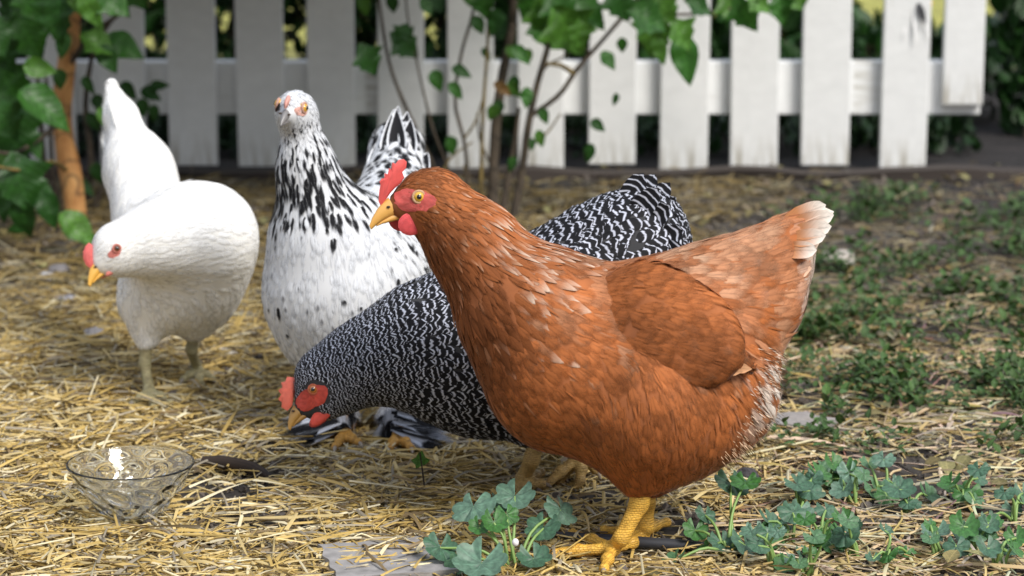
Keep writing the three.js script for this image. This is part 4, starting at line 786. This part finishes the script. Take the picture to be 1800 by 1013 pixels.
  footAndLeg(root, [q(606, 690, 0), q(602, 735, 0), a1], [0.011, 0.0075, 0.0075], a1, [[foot(618, 786), foot(630, 792)], [foot(598, 788), foot(590, 800)], [foot(580, 776), foot(560, 782)], [foot(612, 764), foot(620, 758)]], lm, cm, 0.006);
  footAndLeg(root, [q(694, 690, 0.03), q(698, 735, 0.02), a2], [0.011, 0.0075, 0.0075], a2, [[foot(714, 792), foot(722, 802)], [foot(692, 792), foot(684, 804)], [foot(726, 778), foot(748, 784)], [foot(702, 766), foot(706, 758)]], lm, cm, 0.006);
  const fan = (x, y, dir, n, kinds) => { for (let i = 0; i < n; i++) {
    const t = i / (n - 1), r0 = foot(x + dir * rr(-4, 12), y - 4, mix(0.05, 0.012, t) + rr(0, 0.01)), tip = foot(x + dir * mix(40, 128, Math.sin(t * Math.PI * 0.75)) + rr(-10, 10), y + mix(-26, 22, t), mix(0.03, 0.006, t) + rr(0, 0.008)), d = tip.sub(r0), L = d.length() * rr(0.85, 1.05); d.normalize();
    const side = d.clone().cross(V(rr(-0.35, 0.35), 1, rr(0.3, 0.9))).normalize();
    part('foot_feather', bigFeather(r0, d, side, L, rr(0.015, 0.024), { shape: 'round', camber: 0.25, bend: rr(-0.1, 0.25), tint: [0.7, 0.72, 0.78], ...cell(kinds[i % kinds.length]) }), mat, root);
  } };
  fan(600, 782, -1, 18, [3, 0, 3, 2, 3, 3, 3]);
  fan(690, 788, 1, 18, [3, 3, 2, 0, 3]);
  for (const [x, y] of [[606, 705], [690, 712], [684, 740]]) for (let i = 0; i < 11; i++) { const r0 = q(x + rr(-14, 14), y + rr(-10, 10), rr(-0.01, 0.02)), d = V(rr(-0.5, 0.5), -1, rr(0, 0.5)).normalize(); part('foot_feather', bigFeather(r0, d, d.clone().cross(V(rr(-0.5, 0.5), 0.3, 1)).normalize(), rr(0.03, 0.06), 0.022, { tint: [0.7, 0.72, 0.78], shape: 'round', camber: 0.3, ...cell([3, 2, 0][i % 3]) }), mat, root); }
}

// ================= white hen
seed(53);
{
  const { root, D, q, R, foot } = henBase(305, 692, 'plain white hen with raised pointed tail, looking down to the left');
  const f = new Field();
  const hc = q(194, 436, -0.13), F = V(-0.42, -0.72, 0.5).normalize(), S = D * 1270 / FPX;
  const head = new Head(hc.clone().addScaledVector(F, 0.006), F, V(-0.75, 0.62, 0.2), S);
  const c = (x0, y0, d0, r0, x1, y1, d1, r1, o) => f.add(q(x0, y0, d0), q(x1, y1, d1), R(r0), R(r1), o);
  head.field(f, V(0.9, 0.35, 0));
  c(208, 432, -0.13, 37, 290, 420, -0.105, 60, { zone: 'neck', k: 0.03, flow: V(0.95, 0.1, -0.1) });
  c(290, 420, -0.105, 60, 360, 412, -0.06, 84, { zone: 'hackle', k: 0.03, flow: V(0.9, -0.15, -0.2) });
  c(322, 428, -0.01, 100, 336, 438, -0.01, 104, { zone: 'body', k: 0.05, flow: V(-0.1, -0.9, 0) });
  c(300, 505, -0.01, 78, 330, 505, 0, 78, { zone: 'breast', k: 0.05, flow: V(0, -1, 0) });
  c(252, 535, -0.02, 40, 256, 598, -0.02, 19, { zone: 'thigh', k: 0.03, flow: V(0, -1, 0) });
  c(352, 525, 0.02, 48, 343, 578, 0.02, 19, { zone: 'thigh', k: 0.03, flow: V(0, -1, 0) });
  c(270, 400, 0.07, 74, 244, 300, 0.14, 56, { zone: 'saddle', k: 0.04, flow: V(-0.2, 0.95, -0.1) });
  c(244, 300, 0.14, 56, 212, 205, 0.19, 27, { zone: 'tail', k: 0.03, flow: V(-0.3, 0.95, -0.1) });
  c(212, 205, 0.19, 27, 194, 150, 0.21, 11, { zone: 'tail', k: 0.02, flow: V(-0.28, 0.96, -0.05) });
  const m = f.mesh(0.0062), mat = feathered(plainSkin, { roughness: 0.75 });
  const st = (L, w, lift, shape) => ({ L, w, lift, shape, cover: 4.2, feather(p, s) { s.rise *= 0.7; if (rnd() < 0.35) { s.shape = 'wisp'; s.w *= 0.4; } const k = rr(0.95, 1.0), y = 0.02 + 0.03 * Math.max(0, N3(p.x * 20, p.y * 20, p.z * 20)); s.tint = [0.90 * k, (0.905 - y * 0.3) * k, (0.905 - y * 0.6) * k]; Object.assign(s, column()); s.edge = 1.0; } });
  const styles = { head: st(0.008, 0.0042, 0.04, 'round'), neck: st(0.020, 0.0075, 0.04, 'point'), hackle: st(0.028, 0.009, 0.04, 'point'), body: st(0.026, 0.015, 0.05, 'round'), breast: st(0.026, 0.014, 0.07, 'round'), thigh: st(0.022, 0.010, 0.07, 'round'), saddle: st(0.030, 0.013, 0.05, 'round'), tail: st(0.040, 0.015, 0.03, 'round') };
  const bare = [{ p: head.p(690, 362), r: 0.0125 }, { p: head.p(722, 340, 36), r: 0.009 }, { p: head.p(722, 340, -36), r: 0.009 }];
  part('body', geoOf(m, () => [0.84, 0.83, 0.80]), std({ vertexColors: true, roughness: 0.9 }), root);
  part('plumage', plumage(f, m, styles, { bare }), mat, root).userData.kind = 'stuff';
  [[222, 260, 192, 130], [228, 255, 198, 142], [212, 260, 184, 150], [240, 262, 208, 160], [206, 275, 183, 172], [246, 280, 226, 190], [204, 300, 182, 215], [252, 300, 246, 222], [230, 250, 196, 136]].forEach(([x0, y0, x1, y1], i) => { const r0 = q(x0, y0, 0.135 + 0.008 * (i % 5)), d = q(x1, y1, 0.175 + 0.010 * (i % 5)).sub(r0), L = d.length(); d.normalize(); part('tail_feather', bigFeather(r0, d, d.clone().cross(V(0.4 - 0.2 * (i % 5), 0.1, 1)).normalize(), L, 0.024, { camber: 0.2, tint: [0.9, 0.9, 0.88], ...column() }), mat, root); });
  faceParts(root, f, head, {
    skin: [0.72, 0.22, 0.18], beak: [0.72, 0.40, 0.07], iris: [0.16, 0.05, 0.02], lid: [0.70, 0.22, 0.17], combMat: [0.74, 0.14, 0.13], eyeScale: 0.8,
    face: [714, 347, [15, 13, 11, 14, 15, 11, 10, 11]],
    wattle: ovalPts(702, 384, 13, 6, -0.2),
    comb: [[672, 364], [662, 350], [662, 334], [668, 320], [678, 310], [688, 306], [695, 316], [692, 332], [683, 350]], combThick: 8, beakScale: 0.9,
  });
  const lm = legMat(0.37, 0.34, 0.20), cm = std({ color: lin(0.2, 0.18, 0.15), roughness: 0.5 });
  const a1 = foot(262, 700, 0.010), a2 = foot(347, 664, 0.010);
  footAndLeg(root, [q(256, 590, -0.02), q(254, 640, -0.02), a1], [0.010, 0.0068, 0.0062], a1, [[foot(248, 712), foot(234, 720)], [foot(266, 718), foot(272, 734)], [foot(282, 710), foot(300, 724)], [foot(262, 690), foot(264, 684)]], lm, cm, 0.0056);
  footAndLeg(root, [q(343, 572, 0.02), q(336, 615, 0.02), a2], [0.010, 0.0068, 0.0062], a2, [[foot(334, 672), foot(322, 680)], [foot(350, 678), foot(354, 690)], [foot(362, 672), foot(374, 680)], [foot(346, 656), foot(346, 650)]], lm, cm, 0.0056);
}
// ---------------------------------------------------------------- straw, weeds and small things on the ground
seed(131);
const strawKinds = [];
{
  const tube = (bend, r, flat) => { const g = limb([V(-0.5, 0, 0), V(-0.15, bend * 0.7, bend * 0.4), V(0.2, bend, bend), V(0.5, 0, 0)], [r, r * 1.02, r * 0.9], { sides: 6, steps: 6 }); g.scale(1, flat, 1); return g; };
  const blade = (bend, w, twist, curl) => { const g = new Geo(), rows = 6; for (let i = 0; i <= rows; i++) { const t = i / rows, a = twist * (t - 0.5); for (const s of [-1, 0, 1]) g.v(V(t - 0.5, bend * Math.sin(t * 3.14) + (s * w * Math.sin(a)) - (s ? curl * w : 0), s * w * Math.cos(a) + bend * 0.8 * t * t), V(0, 1, 0), [1, 1, 1], t, s); } for (let i = 0; i < rows; i++) for (let j = 0; j < 2; j++) { const a = i * 3 + j; g.q(a, a + 1, a + 4, a + 3); } const q = g.build(); q.computeVertexNormals(); return q; };
  strawKinds.push(tube(0.02, 0.020, 0.75), tube(0.06, 0.017, 0.9), blade(0.04, 0.022, 0.5, 0.5), blade(0.10, 0.028, 1.6, 0.2), blade(0.015, 0.035, 0.2, 0.6));
}
const strawMap = tex(128, 64, (u, v) => { const k = 0.88 + 0.2 * fbm(u * 3, v * 20, 4, 3); return [k, k * 0.985, k * 0.95]; });
const strawMat = std({ map: strawMap, roughness: 0.55 });
const bowlAt = onGround(232, 917);
{
  const root = stuff(new THREE.Group()); root.name = 'straw_litter'; scene.add(root);
  root.userData.label = 'golden dry straw scattered over the yard ground';
  const N = 70000, per = strawKinds.map(() => []);
  let made = 0, guard = 0;
  while (made < N && guard++ < N * 8) {
    const z = -mix(2.35, 5.4, Math.pow(rnd(), 0.85)), x = rr(-1, 1) * (0.235 * -z + 0.12), r = x / -z;
    let dens = mix(1, 0.19, smooth(0.065, 0.125, r)) * mix(1, 0.22, smooth(3.8, 4.8, -z)) * smooth(5.3, 5.0, -z);
    dens *= clamp(0.72 + 2.0 * fbm(x * 4, z * 4, 8, 3), 0.10, 1.2);
    if (rnd() > dens) continue;
    const inBowl = Math.hypot(x - bowlAt.x, z - bowlAt.z) < 0.075;
    made++;
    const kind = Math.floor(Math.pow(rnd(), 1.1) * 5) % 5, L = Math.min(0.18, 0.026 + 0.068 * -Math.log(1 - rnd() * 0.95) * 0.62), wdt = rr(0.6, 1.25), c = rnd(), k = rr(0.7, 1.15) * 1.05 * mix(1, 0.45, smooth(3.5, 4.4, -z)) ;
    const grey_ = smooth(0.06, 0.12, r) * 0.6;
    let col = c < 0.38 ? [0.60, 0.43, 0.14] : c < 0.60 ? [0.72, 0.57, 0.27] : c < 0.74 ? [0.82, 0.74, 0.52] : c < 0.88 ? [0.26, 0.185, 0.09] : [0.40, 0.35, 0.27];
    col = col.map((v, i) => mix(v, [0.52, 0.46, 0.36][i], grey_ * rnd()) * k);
    const foot = FEET.some((f) => Math.hypot(f.x - x, (f.z - z) * (z > f.z ? 0.6 : 1)) < 0.055); if (foot && rnd() < 0.5) { made--; continue; }
    const top = foot || inBowl ? 0.12 * rnd() : rnd(), y = groundHeight(x, z) + 0.001 + 0.011 * top * top;
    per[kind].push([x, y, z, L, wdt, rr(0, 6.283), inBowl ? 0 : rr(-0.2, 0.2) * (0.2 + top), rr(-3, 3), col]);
  }
  per.forEach((list, i) => {
    const m = new THREE.InstancedMesh(strawKinds[i], strawMat, list.length), M = new THREE.Matrix4(), Q = new THREE.Quaternion(), E = new THREE.Euler(0, 0, 0, 'YZX');
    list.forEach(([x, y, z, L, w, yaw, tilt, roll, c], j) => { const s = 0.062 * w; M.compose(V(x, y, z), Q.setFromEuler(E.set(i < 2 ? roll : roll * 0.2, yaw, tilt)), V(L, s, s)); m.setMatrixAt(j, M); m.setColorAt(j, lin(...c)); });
    m.name = 'straw'; m.userData.kind = 'stuff'; m.castShadow = m.receiveShadow = true; root.add(m);
  });
}
{ // crumbs of soil and wood chips
  const root = new THREE.InstancedMesh(new THREE.DodecahedronGeometry(1, 0), std({ roughness: 0.95 }), 9000), M = new THREE.Matrix4(), Q = new THREE.Quaternion(), E = new THREE.Euler();
  for (let i = 0; i < 9000; i++) { const z = -rr(2.4, 5.2), x = rr(-1, 1) * (0.22 * -z + 0.1), s = 0.0015 + 0.006 * Math.pow(rnd(), 4), k = rr(0.5, 1.2); M.compose(V(x, groundHeight(x, z) + s * 0.4, z), Q.setFromEuler(E.set(rr(0, 6), rr(0, 6), rr(0, 6))), V(s * rr(0.8, 2), s * rr(0.5, 0.9), s)); root.setMatrixAt(i, M); root.setColorAt(i, lin(0.12 * k, 0.10 * k, 0.085 * k)); }
  root.name = 'soil_crumbs'; root.userData = { kind: 'stuff', label: 'small dark crumbs of soil and wood chips on the ground' }; scene.add(root);
}
{ // dry leaves
  const n = 420, m = new THREE.InstancedMesh(smallLeaf, std({ map: leafMap, vertexColors: true, roughness: 0.8 }), n), M = new THREE.Matrix4(), Q = new THREE.Quaternion(), E = new THREE.Euler(0, 0, 0, 'YXZ');
  for (let i = 0; i < n; i++) { const far = rnd() < 0.75, z = far ? -rr(4.1, 5.3) : -rr(2.6, 4.2), x = far ? rr(-1, 1) * 0.21 * -z : rr(0.05, 0.21) * -z, s = rr(0.012, 0.035), k = rr(0.4, 1.2), g = rnd(); M.compose(V(x, groundHeight(x, z) + 0.012, z), Q.setFromEuler(E.set(-1.57 + rr(-0.5, 0.5), rr(0, 6.28), rr(-0.4, 0.4))), V(s, s, s)); m.setMatrixAt(i, M); m.setColorAt(i, lin(mix(0.30, 0.42, g) * k, mix(0.17, 0.34, g) * k, mix(0.08, 0.22, g) * k)); }
  m.name = 'leaf_litter'; m.userData = { kind: 'stuff', label: 'dry brown leaves scattered over the ground near the fence' }; scene.add(m);
}
{ // low weeds on the right
  const leaf = leafGeo((t) => 0.30 * Math.sin(Math.PI * Math.pow(t, 0.8)), 0.3, 0.3, 0.05, 21, 4), n = 7200, m = new THREE.InstancedMesh(leaf, leafMat(0.125, 0.225, 0.07, 0.3), n), M = new THREE.Matrix4(), Q = new THREE.Quaternion(), E = new THREE.Euler(0, 0, 0, 'YXZ');
  let k = 0, guard = 0, cx = 0, cz = 0, left = 0, big = 1;
  while (k < n && guard++ < 400000) {
    if (left-- <= 0) {
      cz = -rr(3.15, 4.95); const r = rr(0.092, 0.215); cx = r * -cz;
      const d = smooth(0.05, 0.28, fbm(cx * 4.2, cz * 4.2, 12, 3) + 0.20 - 0.25 * smooth(4.6, 4.9, -cz)) * smooth(0.088, 0.105, r);
      if (rnd() > d + 0.03) continue;
      left = Math.floor(rr(8, 26)); big = rr(0.6, 1.25);
    }
    const x = cx + rr(-1, 1) * 0.022 * big, z = cz + rr(-1, 1) * 0.022 * big, s = rr(0.008, 0.018) * big, t = rr(0.7, 1.25);
    M.compose(V(x, groundHeight(x, z) + 0.004 + rnd() * 0.03 * big, z), Q.setFromEuler(E.set(rr(-1.4, -0.3), rr(0, 6.28), rr(-0.4, 0.4))), V(s, s, s)); m.setMatrixAt(k, M); m.setColorAt(k, lin(t, t, t * rr(0.8, 1.3))); k++;
  }
  m.count = k; m.name = 'low_weeds'; m.userData = { kind: 'stuff', label: 'low green weeds covering the bare ground at the right' }; scene.add(m);
}
// ---- glass bowl with pressed ovals
{
  const root = base('glass_bowl', bowlAt.clone().setY(groundHeight(bowlAt.x, bowlAt.z) + 0.008), 'clear pressed glass bowl standing on the straw at the lower left', 'bowl');
  const g = new Geo(), cols = 160, prof = [];
  const R0 = 0.029, R1 = 0.0705, Hh = 0.056;
  for (let i = 0; i <= 44; i++) { const t = i / 44; prof.push([mix(R0, R1, Math.pow(t, 0.82)) , Hh * Math.pow(t, 1.12), 1, t]); }
  for (let i = 1; i < 8; i++) { const a = i / 8 * Math.PI; prof.push([R1 - 0.0016 + 0.0016 * Math.cos(a), Hh + 0.0016 * Math.sin(a), 0, 1]); }
  for (let i = 44; i >= 0; i--) { const t = i / 44; prof.push([mix(R0 - 0.003, R1 - 0.0032, Math.pow(t, 0.82)), 0.004 + (Hh - 0.004) * Math.pow(t, 1.12), 0, t]); }
  for (let i = 1; i <= 4; i++) prof.push([(R0 - 0.003) * (1 - i / 4) + 0.0001, 0.004, 0, 0]);
  const relief = (t, a) => { if (t > 0.80) return 0; const rows = 2.6, row = Math.floor(t * rows), fy = t * rows - row - 0.5, n = 11, fx0 = a / 6.2832 * n + (row % 2) * 0.5, fx = fx0 - Math.floor(fx0) - 0.5, d = Math.hypot(fx * 2.1, fy * 2.1); return 0.0030 * smooth(1, 0.2, d) * smooth(0.80, 0.72, t) - 0.0004; };
  prof.unshift([0.0001, 0.0012, 0, 0], [R0 * 0.6, 0.0012, 0, 0], [R0 * 0.9, 0, 0, 0]);
  prof.forEach(([r, y, out, t]) => { for (let j = 0; j < cols; j++) { const a = j / cols * 2 * Math.PI, rad = r + (out ? relief(t, a) : t > 0.05 && t < 0.99 ? 0.0012 * Math.sin(a * 11) * Math.sin(t * 17) * (1 - 0.8 * t * t) : 0); g.v(V(Math.cos(a) * rad, y, Math.sin(a) * rad), V(0, 1, 0), [1, 1, 1], j / cols, t); } });
  for (let s = 0; s < prof.length - 1; s++) for (let j = 0; j < cols; j++) { const a = s * cols + j, b = s * cols + (j + 1) % cols; g.q(b, a, a + cols, b + cols); }
  const geo = g.build(); geo.computeVertexNormals();
  part('bowl', geo, new THREE.MeshPhysicalMaterial({ color: 0xf6faff, transmission: 1, thickness: 0.003, ior: 1.5, roughness: 0.03, specularIntensity: 0.2 }), root);
}
// ---- sticks, stones, brick, paving slab
const stickMat = std({ map: barkMap([0.12, 0.09, 0.07], [0.27, 0.21, 0.16], 12), roughness: 0.9 });
const onG = (x, y, up = 0) => { const p = onGround(x, y); p.y = groundHeight(p.x, p.z) + up; return p; };
{
  const b = onG(410, 836), s = part('stick', limb([onG(358, 830, 0.012), onG(395, 833, 0.013), onG(440, 838, 0.012), onG(478, 848, 0.008)].map((p) => p.sub(b)), [0.0085, 0.009, 0.008, 0.004], { sides: 10, steps: 14, knob: (t) => 1 + 0.12 * N3(t * 8, 2) }), stickMat); s.position.copy(b);
  tag(s, 'short dark broken stick lying on the straw beside the glass bowl', 'stick');
  const c = onG(1100, 968), pipe = part('dark_rod', limb([onG(905, 950, 0.006), onG(1010, 960, 0.009), onG(1130, 968, 0.010), onG(1240, 974, 0.009), onG(1320, 985, 0.005)].map((p) => p.sub(c)), [0.006, 0.0065, 0.0065, 0.005], { sides: 10, steps: 24, knob: (t) => 1 + 0.06 * N3(t * 20, 4) }), std({ color: lin(0.035, 0.037, 0.045), roughness: 0.5 })); pipe.position.copy(c);
  tag(pipe, 'thin dark rod lying under the foot of the red hen', 'rod');
}
function stone(px, py, rx, ry, rz, color, label, name = 'stone', cat = 'stone', rough = 0.14) {
  const g = new THREE.IcosahedronGeometry(1, 5), p = g.attributes.position, o = px * 0.37;
  for (let i = 0; i < p.count; i++) { const v = V(p.getX(i), p.getY(i), p.getZ(i)), k = 1 + rough * 2 * fbm(v.x * 1.4 + o, v.y * 1.4, v.z * 1.4, 4); p.setXYZ(i, v.x * k * rx, Math.sign(v.y) * Math.pow(Math.abs(v.y), 0.75) * k * ry, v.z * k * rz); }
  g.computeVertexNormals();
  const m = part(name, g, std({ color: lin(...color), roughness: 0.9, bumpMap: skinNoise(px), bumpScale: 0.003 })); m.position.copy(onG(px, py, ry * 0.55)); m.rotation.y = px;
  tag(m, label, cat);
}
stone(975, 800, 0.026, 0.014, 0.022, [0.42, 0.22, 0.15], 'piece of reddish brick between the legs of the barred hen', 'brick_piece', 'brick', 0.05);
stone(105, 484, 0.024, 0.011, 0.018, [0.16, 0.15, 0.155], 'dark grey stone on the ground left of the white hen', 'stone');
stone(82, 492, 0.014, 0.010, 0.012, [0.36, 0.36, 0.38], 'small light grey stone left of the white hen head', 'stone');
stone(116, 540, 0.018, 0.010, 0.014, [0.33, 0.34, 0.40], 'bluish grey stone on the straw below the white hen head', 'stone');
stone(165, 598, 0.018, 0.013, 0.014, [0.30, 0.28, 0.28], 'rough grey clod left of the white hen legs', 'clod', 'clod', 0.3);
stone(395, 622, 0.026, 0.004, 0.009, [0.75, 0.70, 0.62], 'pale flat wood chip on the straw right of the white hen', 'wood_chip', 'wood chip');
stone(1475, 465, 0.040, 0.016, 0.026, [0.42, 0.38, 0.34], 'pale rough clod on the ground behind the red hen tail', 'clod', 'clod', 0.3);
stone(1395, 760, 0.05, 0.014, 0.03, [0.24, 0.22, 0.21], 'grey lump of dried soil on the ground right of the red hen', 'clod', 'clod', 0.3);
stone(1312, 856, 0.016, 0.012, 0.014, [0.05, 0.045, 0.05], 'small black lump between straw and mallow leaves', 'clod', 'clod', 0.25);
{
  const slab = new THREE.BoxGeometry(0.125, 0.02, 0.12, 24, 2, 24), p = slab.attributes.position;
  for (let i = 0; i < p.count; i++) { const x = p.getX(i), z = p.getZ(i), e = 0.006 * N3(x * 40, z * 40, 2); p.setXYZ(i, x + e, p.getY(i) + 0.0015 * fbm(x * 60, z * 60, 1, 3), z + 0.006 * N3(z * 40, x * 40, 7)); }
  slab.computeVertexNormals();
  const m = part('paving_slab', slab, std({ map: tex(128, 128, (u, v) => { const k = 0.54 + 0.16 * fbm(u * 8, v * 8, 3, 5); return [k, k * 0.98, k * 0.97]; }), roughness: 0.9 })); m.position.copy(onG(680, 1002, 0.004)); m.rotation.y = 0.25;
  tag(m, 'grey stone paving slab half covered by straw at the bottom edge', 'paving slab');
}
// ---- mallow plants
const mallowMap = tex(256, 256, (u, v) => { const x = u - 0.5, y = v - 0.5, a = Math.atan2(x, y), r = Math.hypot(x, y) * 2, vein = Math.pow(Math.abs(Math.cos(a * 3.5)), 60) * smooth(1, 0.3, r), n = fbm(u * 12, v * 12, 6, 4), k = 0.8 + 0.3 * n + 0.18 * vein - 0.08 * smooth(0.35, 0.0, r); return [k * 0.92, k, k * 0.92]; });
const mallowMats = [[0.12, 0.235, 0.165], [0.23, 0.36, 0.30], [0.10, 0.27, 0.07], [0.16, 0.30, 0.16]].map(([r, g, b]) => new THREE.MeshPhysicalMaterial({ color: lin(r, g, b), map: mallowMap, vertexColors: true, roughness: 0.5, transmission: 0.25, thickness: 0, specularIntensity: 0.8 }));
function mallowLeaf(s, cup) {
  const g = new Geo(), n = 98, rings = 5, gap = 0.35;
  g.v(V(0, 0, 0), V(0, 1, 0), [0.9, 0.9, 0.9], 0.5, 0.5);
  for (let r = 1; r <= rings; r++) for (let j = 0; j <= n; j++) {
    const a = mix(-Math.PI + gap, Math.PI - gap, j / n), lobe = Math.abs(Math.cos(a * 3.5 * (1 - gap / Math.PI * 0.2))), t = r / rings, R = (0.80 + 0.20 * Math.pow(lobe, 0.7) + 0.025 * Math.abs(Math.sin(a * 24))) * (1 + 0.12 * N3(a, s, 2)) * t;
    const y = (cup * t * t + 0.13 * (lobe - 0.5) * t + 0.10 * N3(Math.sin(a) * t * 2, Math.cos(a) * t * 2, s)), k = 0.92 + 0.2 * N3(Math.sin(a) * 3, Math.cos(a) * 3, s);
    g.v(V(Math.sin(a) * R, y, Math.cos(a) * R), V(0, 1, 0), [k, k, k], 0.5 + Math.sin(a) * R * 0.45, 0.5 + Math.cos(a) * R * 0.45);
  }
  for (let j = 0; j < n; j++) g.tri(0, 1 + j, 2 + j);
  for (let r = 1; r < rings; r++) for (let j = 0; j < n; j++) { const a = 1 + (r - 1) * (n + 1) + j; g.q(a, a + n + 1, a + n + 2, a + 1); }
  const q = g.build(); q.computeVertexNormals(); return q;
}
const mallowShapes = [mallowLeaf(1, 0.12), mallowLeaf(4, -0.10), mallowLeaf(8, 0.28), mallowLeaf(13, 0.02)];
const stalkMat = std({ color: lin(0.20, 0.32, 0.09), roughness: 0.5 });
function mallow(px, py, leaves, label, group) {
  const o = onG(px, py), root = base('mallow_plant', o, label, 'plant', group), D = groundDepth(py);
  for (const [x, y, r, dz, tone, pitch = 0.55] of leaves) {
    const p = at(x, y, D + dz); p.y = Math.max(p.y, groundHeight(p.x, p.z) + 0.012); p.sub(o);
    const m = part('leaf', mallowShapes[Math.floor(rnd() * 4)], mallowMats[tone], root), R = r / FPX * (D + dz);
    m.scale.setScalar(R * rr(0.92, 1.08)); m.position.copy(p); m.rotation.set(pitch + rr(-0.2, 0.25), rr(-0.9, 0.9), rr(-0.3, 0.3), 'YXZ');
    part('stalk', limb([V(rr(-0.006, 0.006), 0, rr(-0.006, 0.006)), p.clone().multiplyScalar(0.5).add(V(rr(-0.006, 0.006), 0.012, 0)), p.clone().add(V(0, -0.001, 0))], [0.0022, 0.0017, 0.0012], { sides: 6, steps: 8 }), stalkMat, root);
  }
  return root;
}
seed(151);
const mallowA = mallow(902, 1012, [[832, 890, 44, 0.03, 1], [905, 872, 34, 0.05, 1], [868, 885, 28, 0.06, 1], [985, 896, 36, 0.05, 1], [955, 928, 34, 0.03, 0], [774, 962, 32, 0.0, 0], [846, 990, 46, -0.04, 1], [806, 990, 28, -0.02, 3], [938, 982, 30, -0.02, 0], [868, 918, 26, 0.0, 2, 0.9], [890, 905, 22, 0.02, 2, 0.9], [842, 926, 20, 0.0, 2, 0.7]], 'mallow plant with pale blue green lobed leaves at the bottom centre');
part('flower_bud', new THREE.SphereGeometry(0.0036, 14, 10).scale(1, 1.2, 1), std({ color: lin(0.75, 0.72, 0.74), roughness: 0.6 }), mallowA).position.copy(at(906, 954, groundDepth(1012) - 0.02).sub(mallowA.position));
mallow(1285, 985, [[1285, 850, 34, 0.06, 0], [1310, 848, 28, 0.05, 2], [1240, 905, 20, 0.03, 0], [1222, 932, 22, 0.02, 2], [1270, 955, 30, 0.0, 0], [1310, 958, 34, 0.0, 0], [1250, 962, 24, 0.0, 2], [1188, 992, 22, -0.03, 3], [1330, 940, 26, 0.02, 1]], 'mallow plant with upright stalks just right of the red hen foot');
const clumps = [[1400, 905, 7, 1], [1450, 870, 8, 1], [1500, 890, 6, 1], [1385, 960, 7, 1], [1440, 965, 8, 2], [1500, 985, 7, 1], [1360, 1005, 6, 1], [1420, 1015, 7, 2], [1555, 880, 7, 1], [1600, 905, 5, 0], [1690, 890, 8, 0], [1650, 985, 6, 1], [1710, 975, 8, 2], [1780, 930, 6, 0], [1760, 1005, 7, 1], [1560, 1000, 5, 0]];
const clumpLabels = ['mallow clump under the tail side of the red hen', 'dense bluish mallow clump below the grey soil lump', 'mallow clump right of the bluish dense clump', 'mallow clump right of the upright stalked mallow', 'broad mallow clump near the bottom, right of centre', 'mallow clump near the bottom below the dense clump', 'mallow clump cut by the bottom edge beside the upright mallow', 'pale mallow clump cut by the bottom edge', 'dark mallow clump standing alone in bare straw at the right', 'small mallow seedling in bare ground at the right', 'tall mallow clump at the right with bright green inner leaves', 'low mallow clump near the bottom right', 'large bluish mallow clump near the bottom right corner', 'mallow at the right edge of the picture', 'mallow clump in the bottom right corner', 'small mallow cut by the bottom edge left of the corner clumps'];
clumps.forEach(([x, y, n, tone], i) => {
  const leaves = []; for (let k = 0; k < n - 1; k++) leaves.push([x + rr(-42, 42), y - rr(4, 74), rr(13, 28), rr(-0.03, 0.05), rnd() < 0.25 ? 2 : rnd() < 0.2 ? 3 : rnd() < 0.4 ? 0 : tone]);
  mallow(x, y, leaves, clumpLabels[i]);
});
{ // small sprig near the feathered feet
  const o = onG(748, 876), root = base('sprig', o, 'tiny green sprig on a thin brown stem beside the feathered foot', 'plant'), D = groundDepth(876);
  part('stem', limb([V(0, 0, 0), at(744, 840, D).sub(o), at(738, 796, D).sub(o)], [0.0012, 0.001, 0.0008], { sides: 6, steps: 8 }), stickMat, root);
  for (const [x, y, r, a] of [[739, 803, 20, 80], [727, 814, 16, 170], [752, 815, 18, 10], [742, 820, 14, 240]]) { const m = part('leaf', leafShapes[3], leafTones[2], root), L = r / FPX * D; m.scale.set(L * 1.3, L, L); m.rotation.z = (a - 90) * Math.PI / 180; m.rotation.x = -0.2; m.position.copy(at(738, 812, D).sub(o)); }
}
{ // black and white feathers, one orange, made up to stand for a hen head
  const o = at(1612, 20, FENCE_DEPTH - 0.06), root = base('hen_head_tuft', o, 'black and white feathers standing in for a piece of hen head at the top right', 'feathers'), k = FENCE_DEPTH / FPX;
  const fm = std({ vertexColors: true, roughness: 0.7 }), B = [0.03, 0.03, 0.035], Wh = [0.88, 0.88, 0.88], O = [0.75, 0.38, 0.06];
  [[-14, 26, 10, -14, 50, B], [-8, 20, 6, -20, 55, Wh], [-2, 24, 9, -8, 60, B], [-22, 22, 4, -34, 50, Wh], [4, 18, 8, 8, 55, B], [16, 30, 16, 6, 40, O], [-18, 10, 4, -24, 60, Wh], [8, 10, 4, 20, 58, Wh], [-6, 10, 5, -2, 66, Wh], [0, 16, 8, 14, 44, B]].forEach(([x, y, w, dx, L, c], i) => {
    const r0 = V(x * k, y * k, 0.003 * i - 0.012), d = V((dx - x) * k, -L * k, 0.01).normalize();
    part('feather', bigFeather(r0, d, d.clone().cross(V(0, 0, 1)).normalize(), L * k, w * k * 1.6, { shape: 'point', tint: c, tip: Wh, tipFrom: 0.75 }), fm, root);
  });
}
renderer.render(scene, camera);
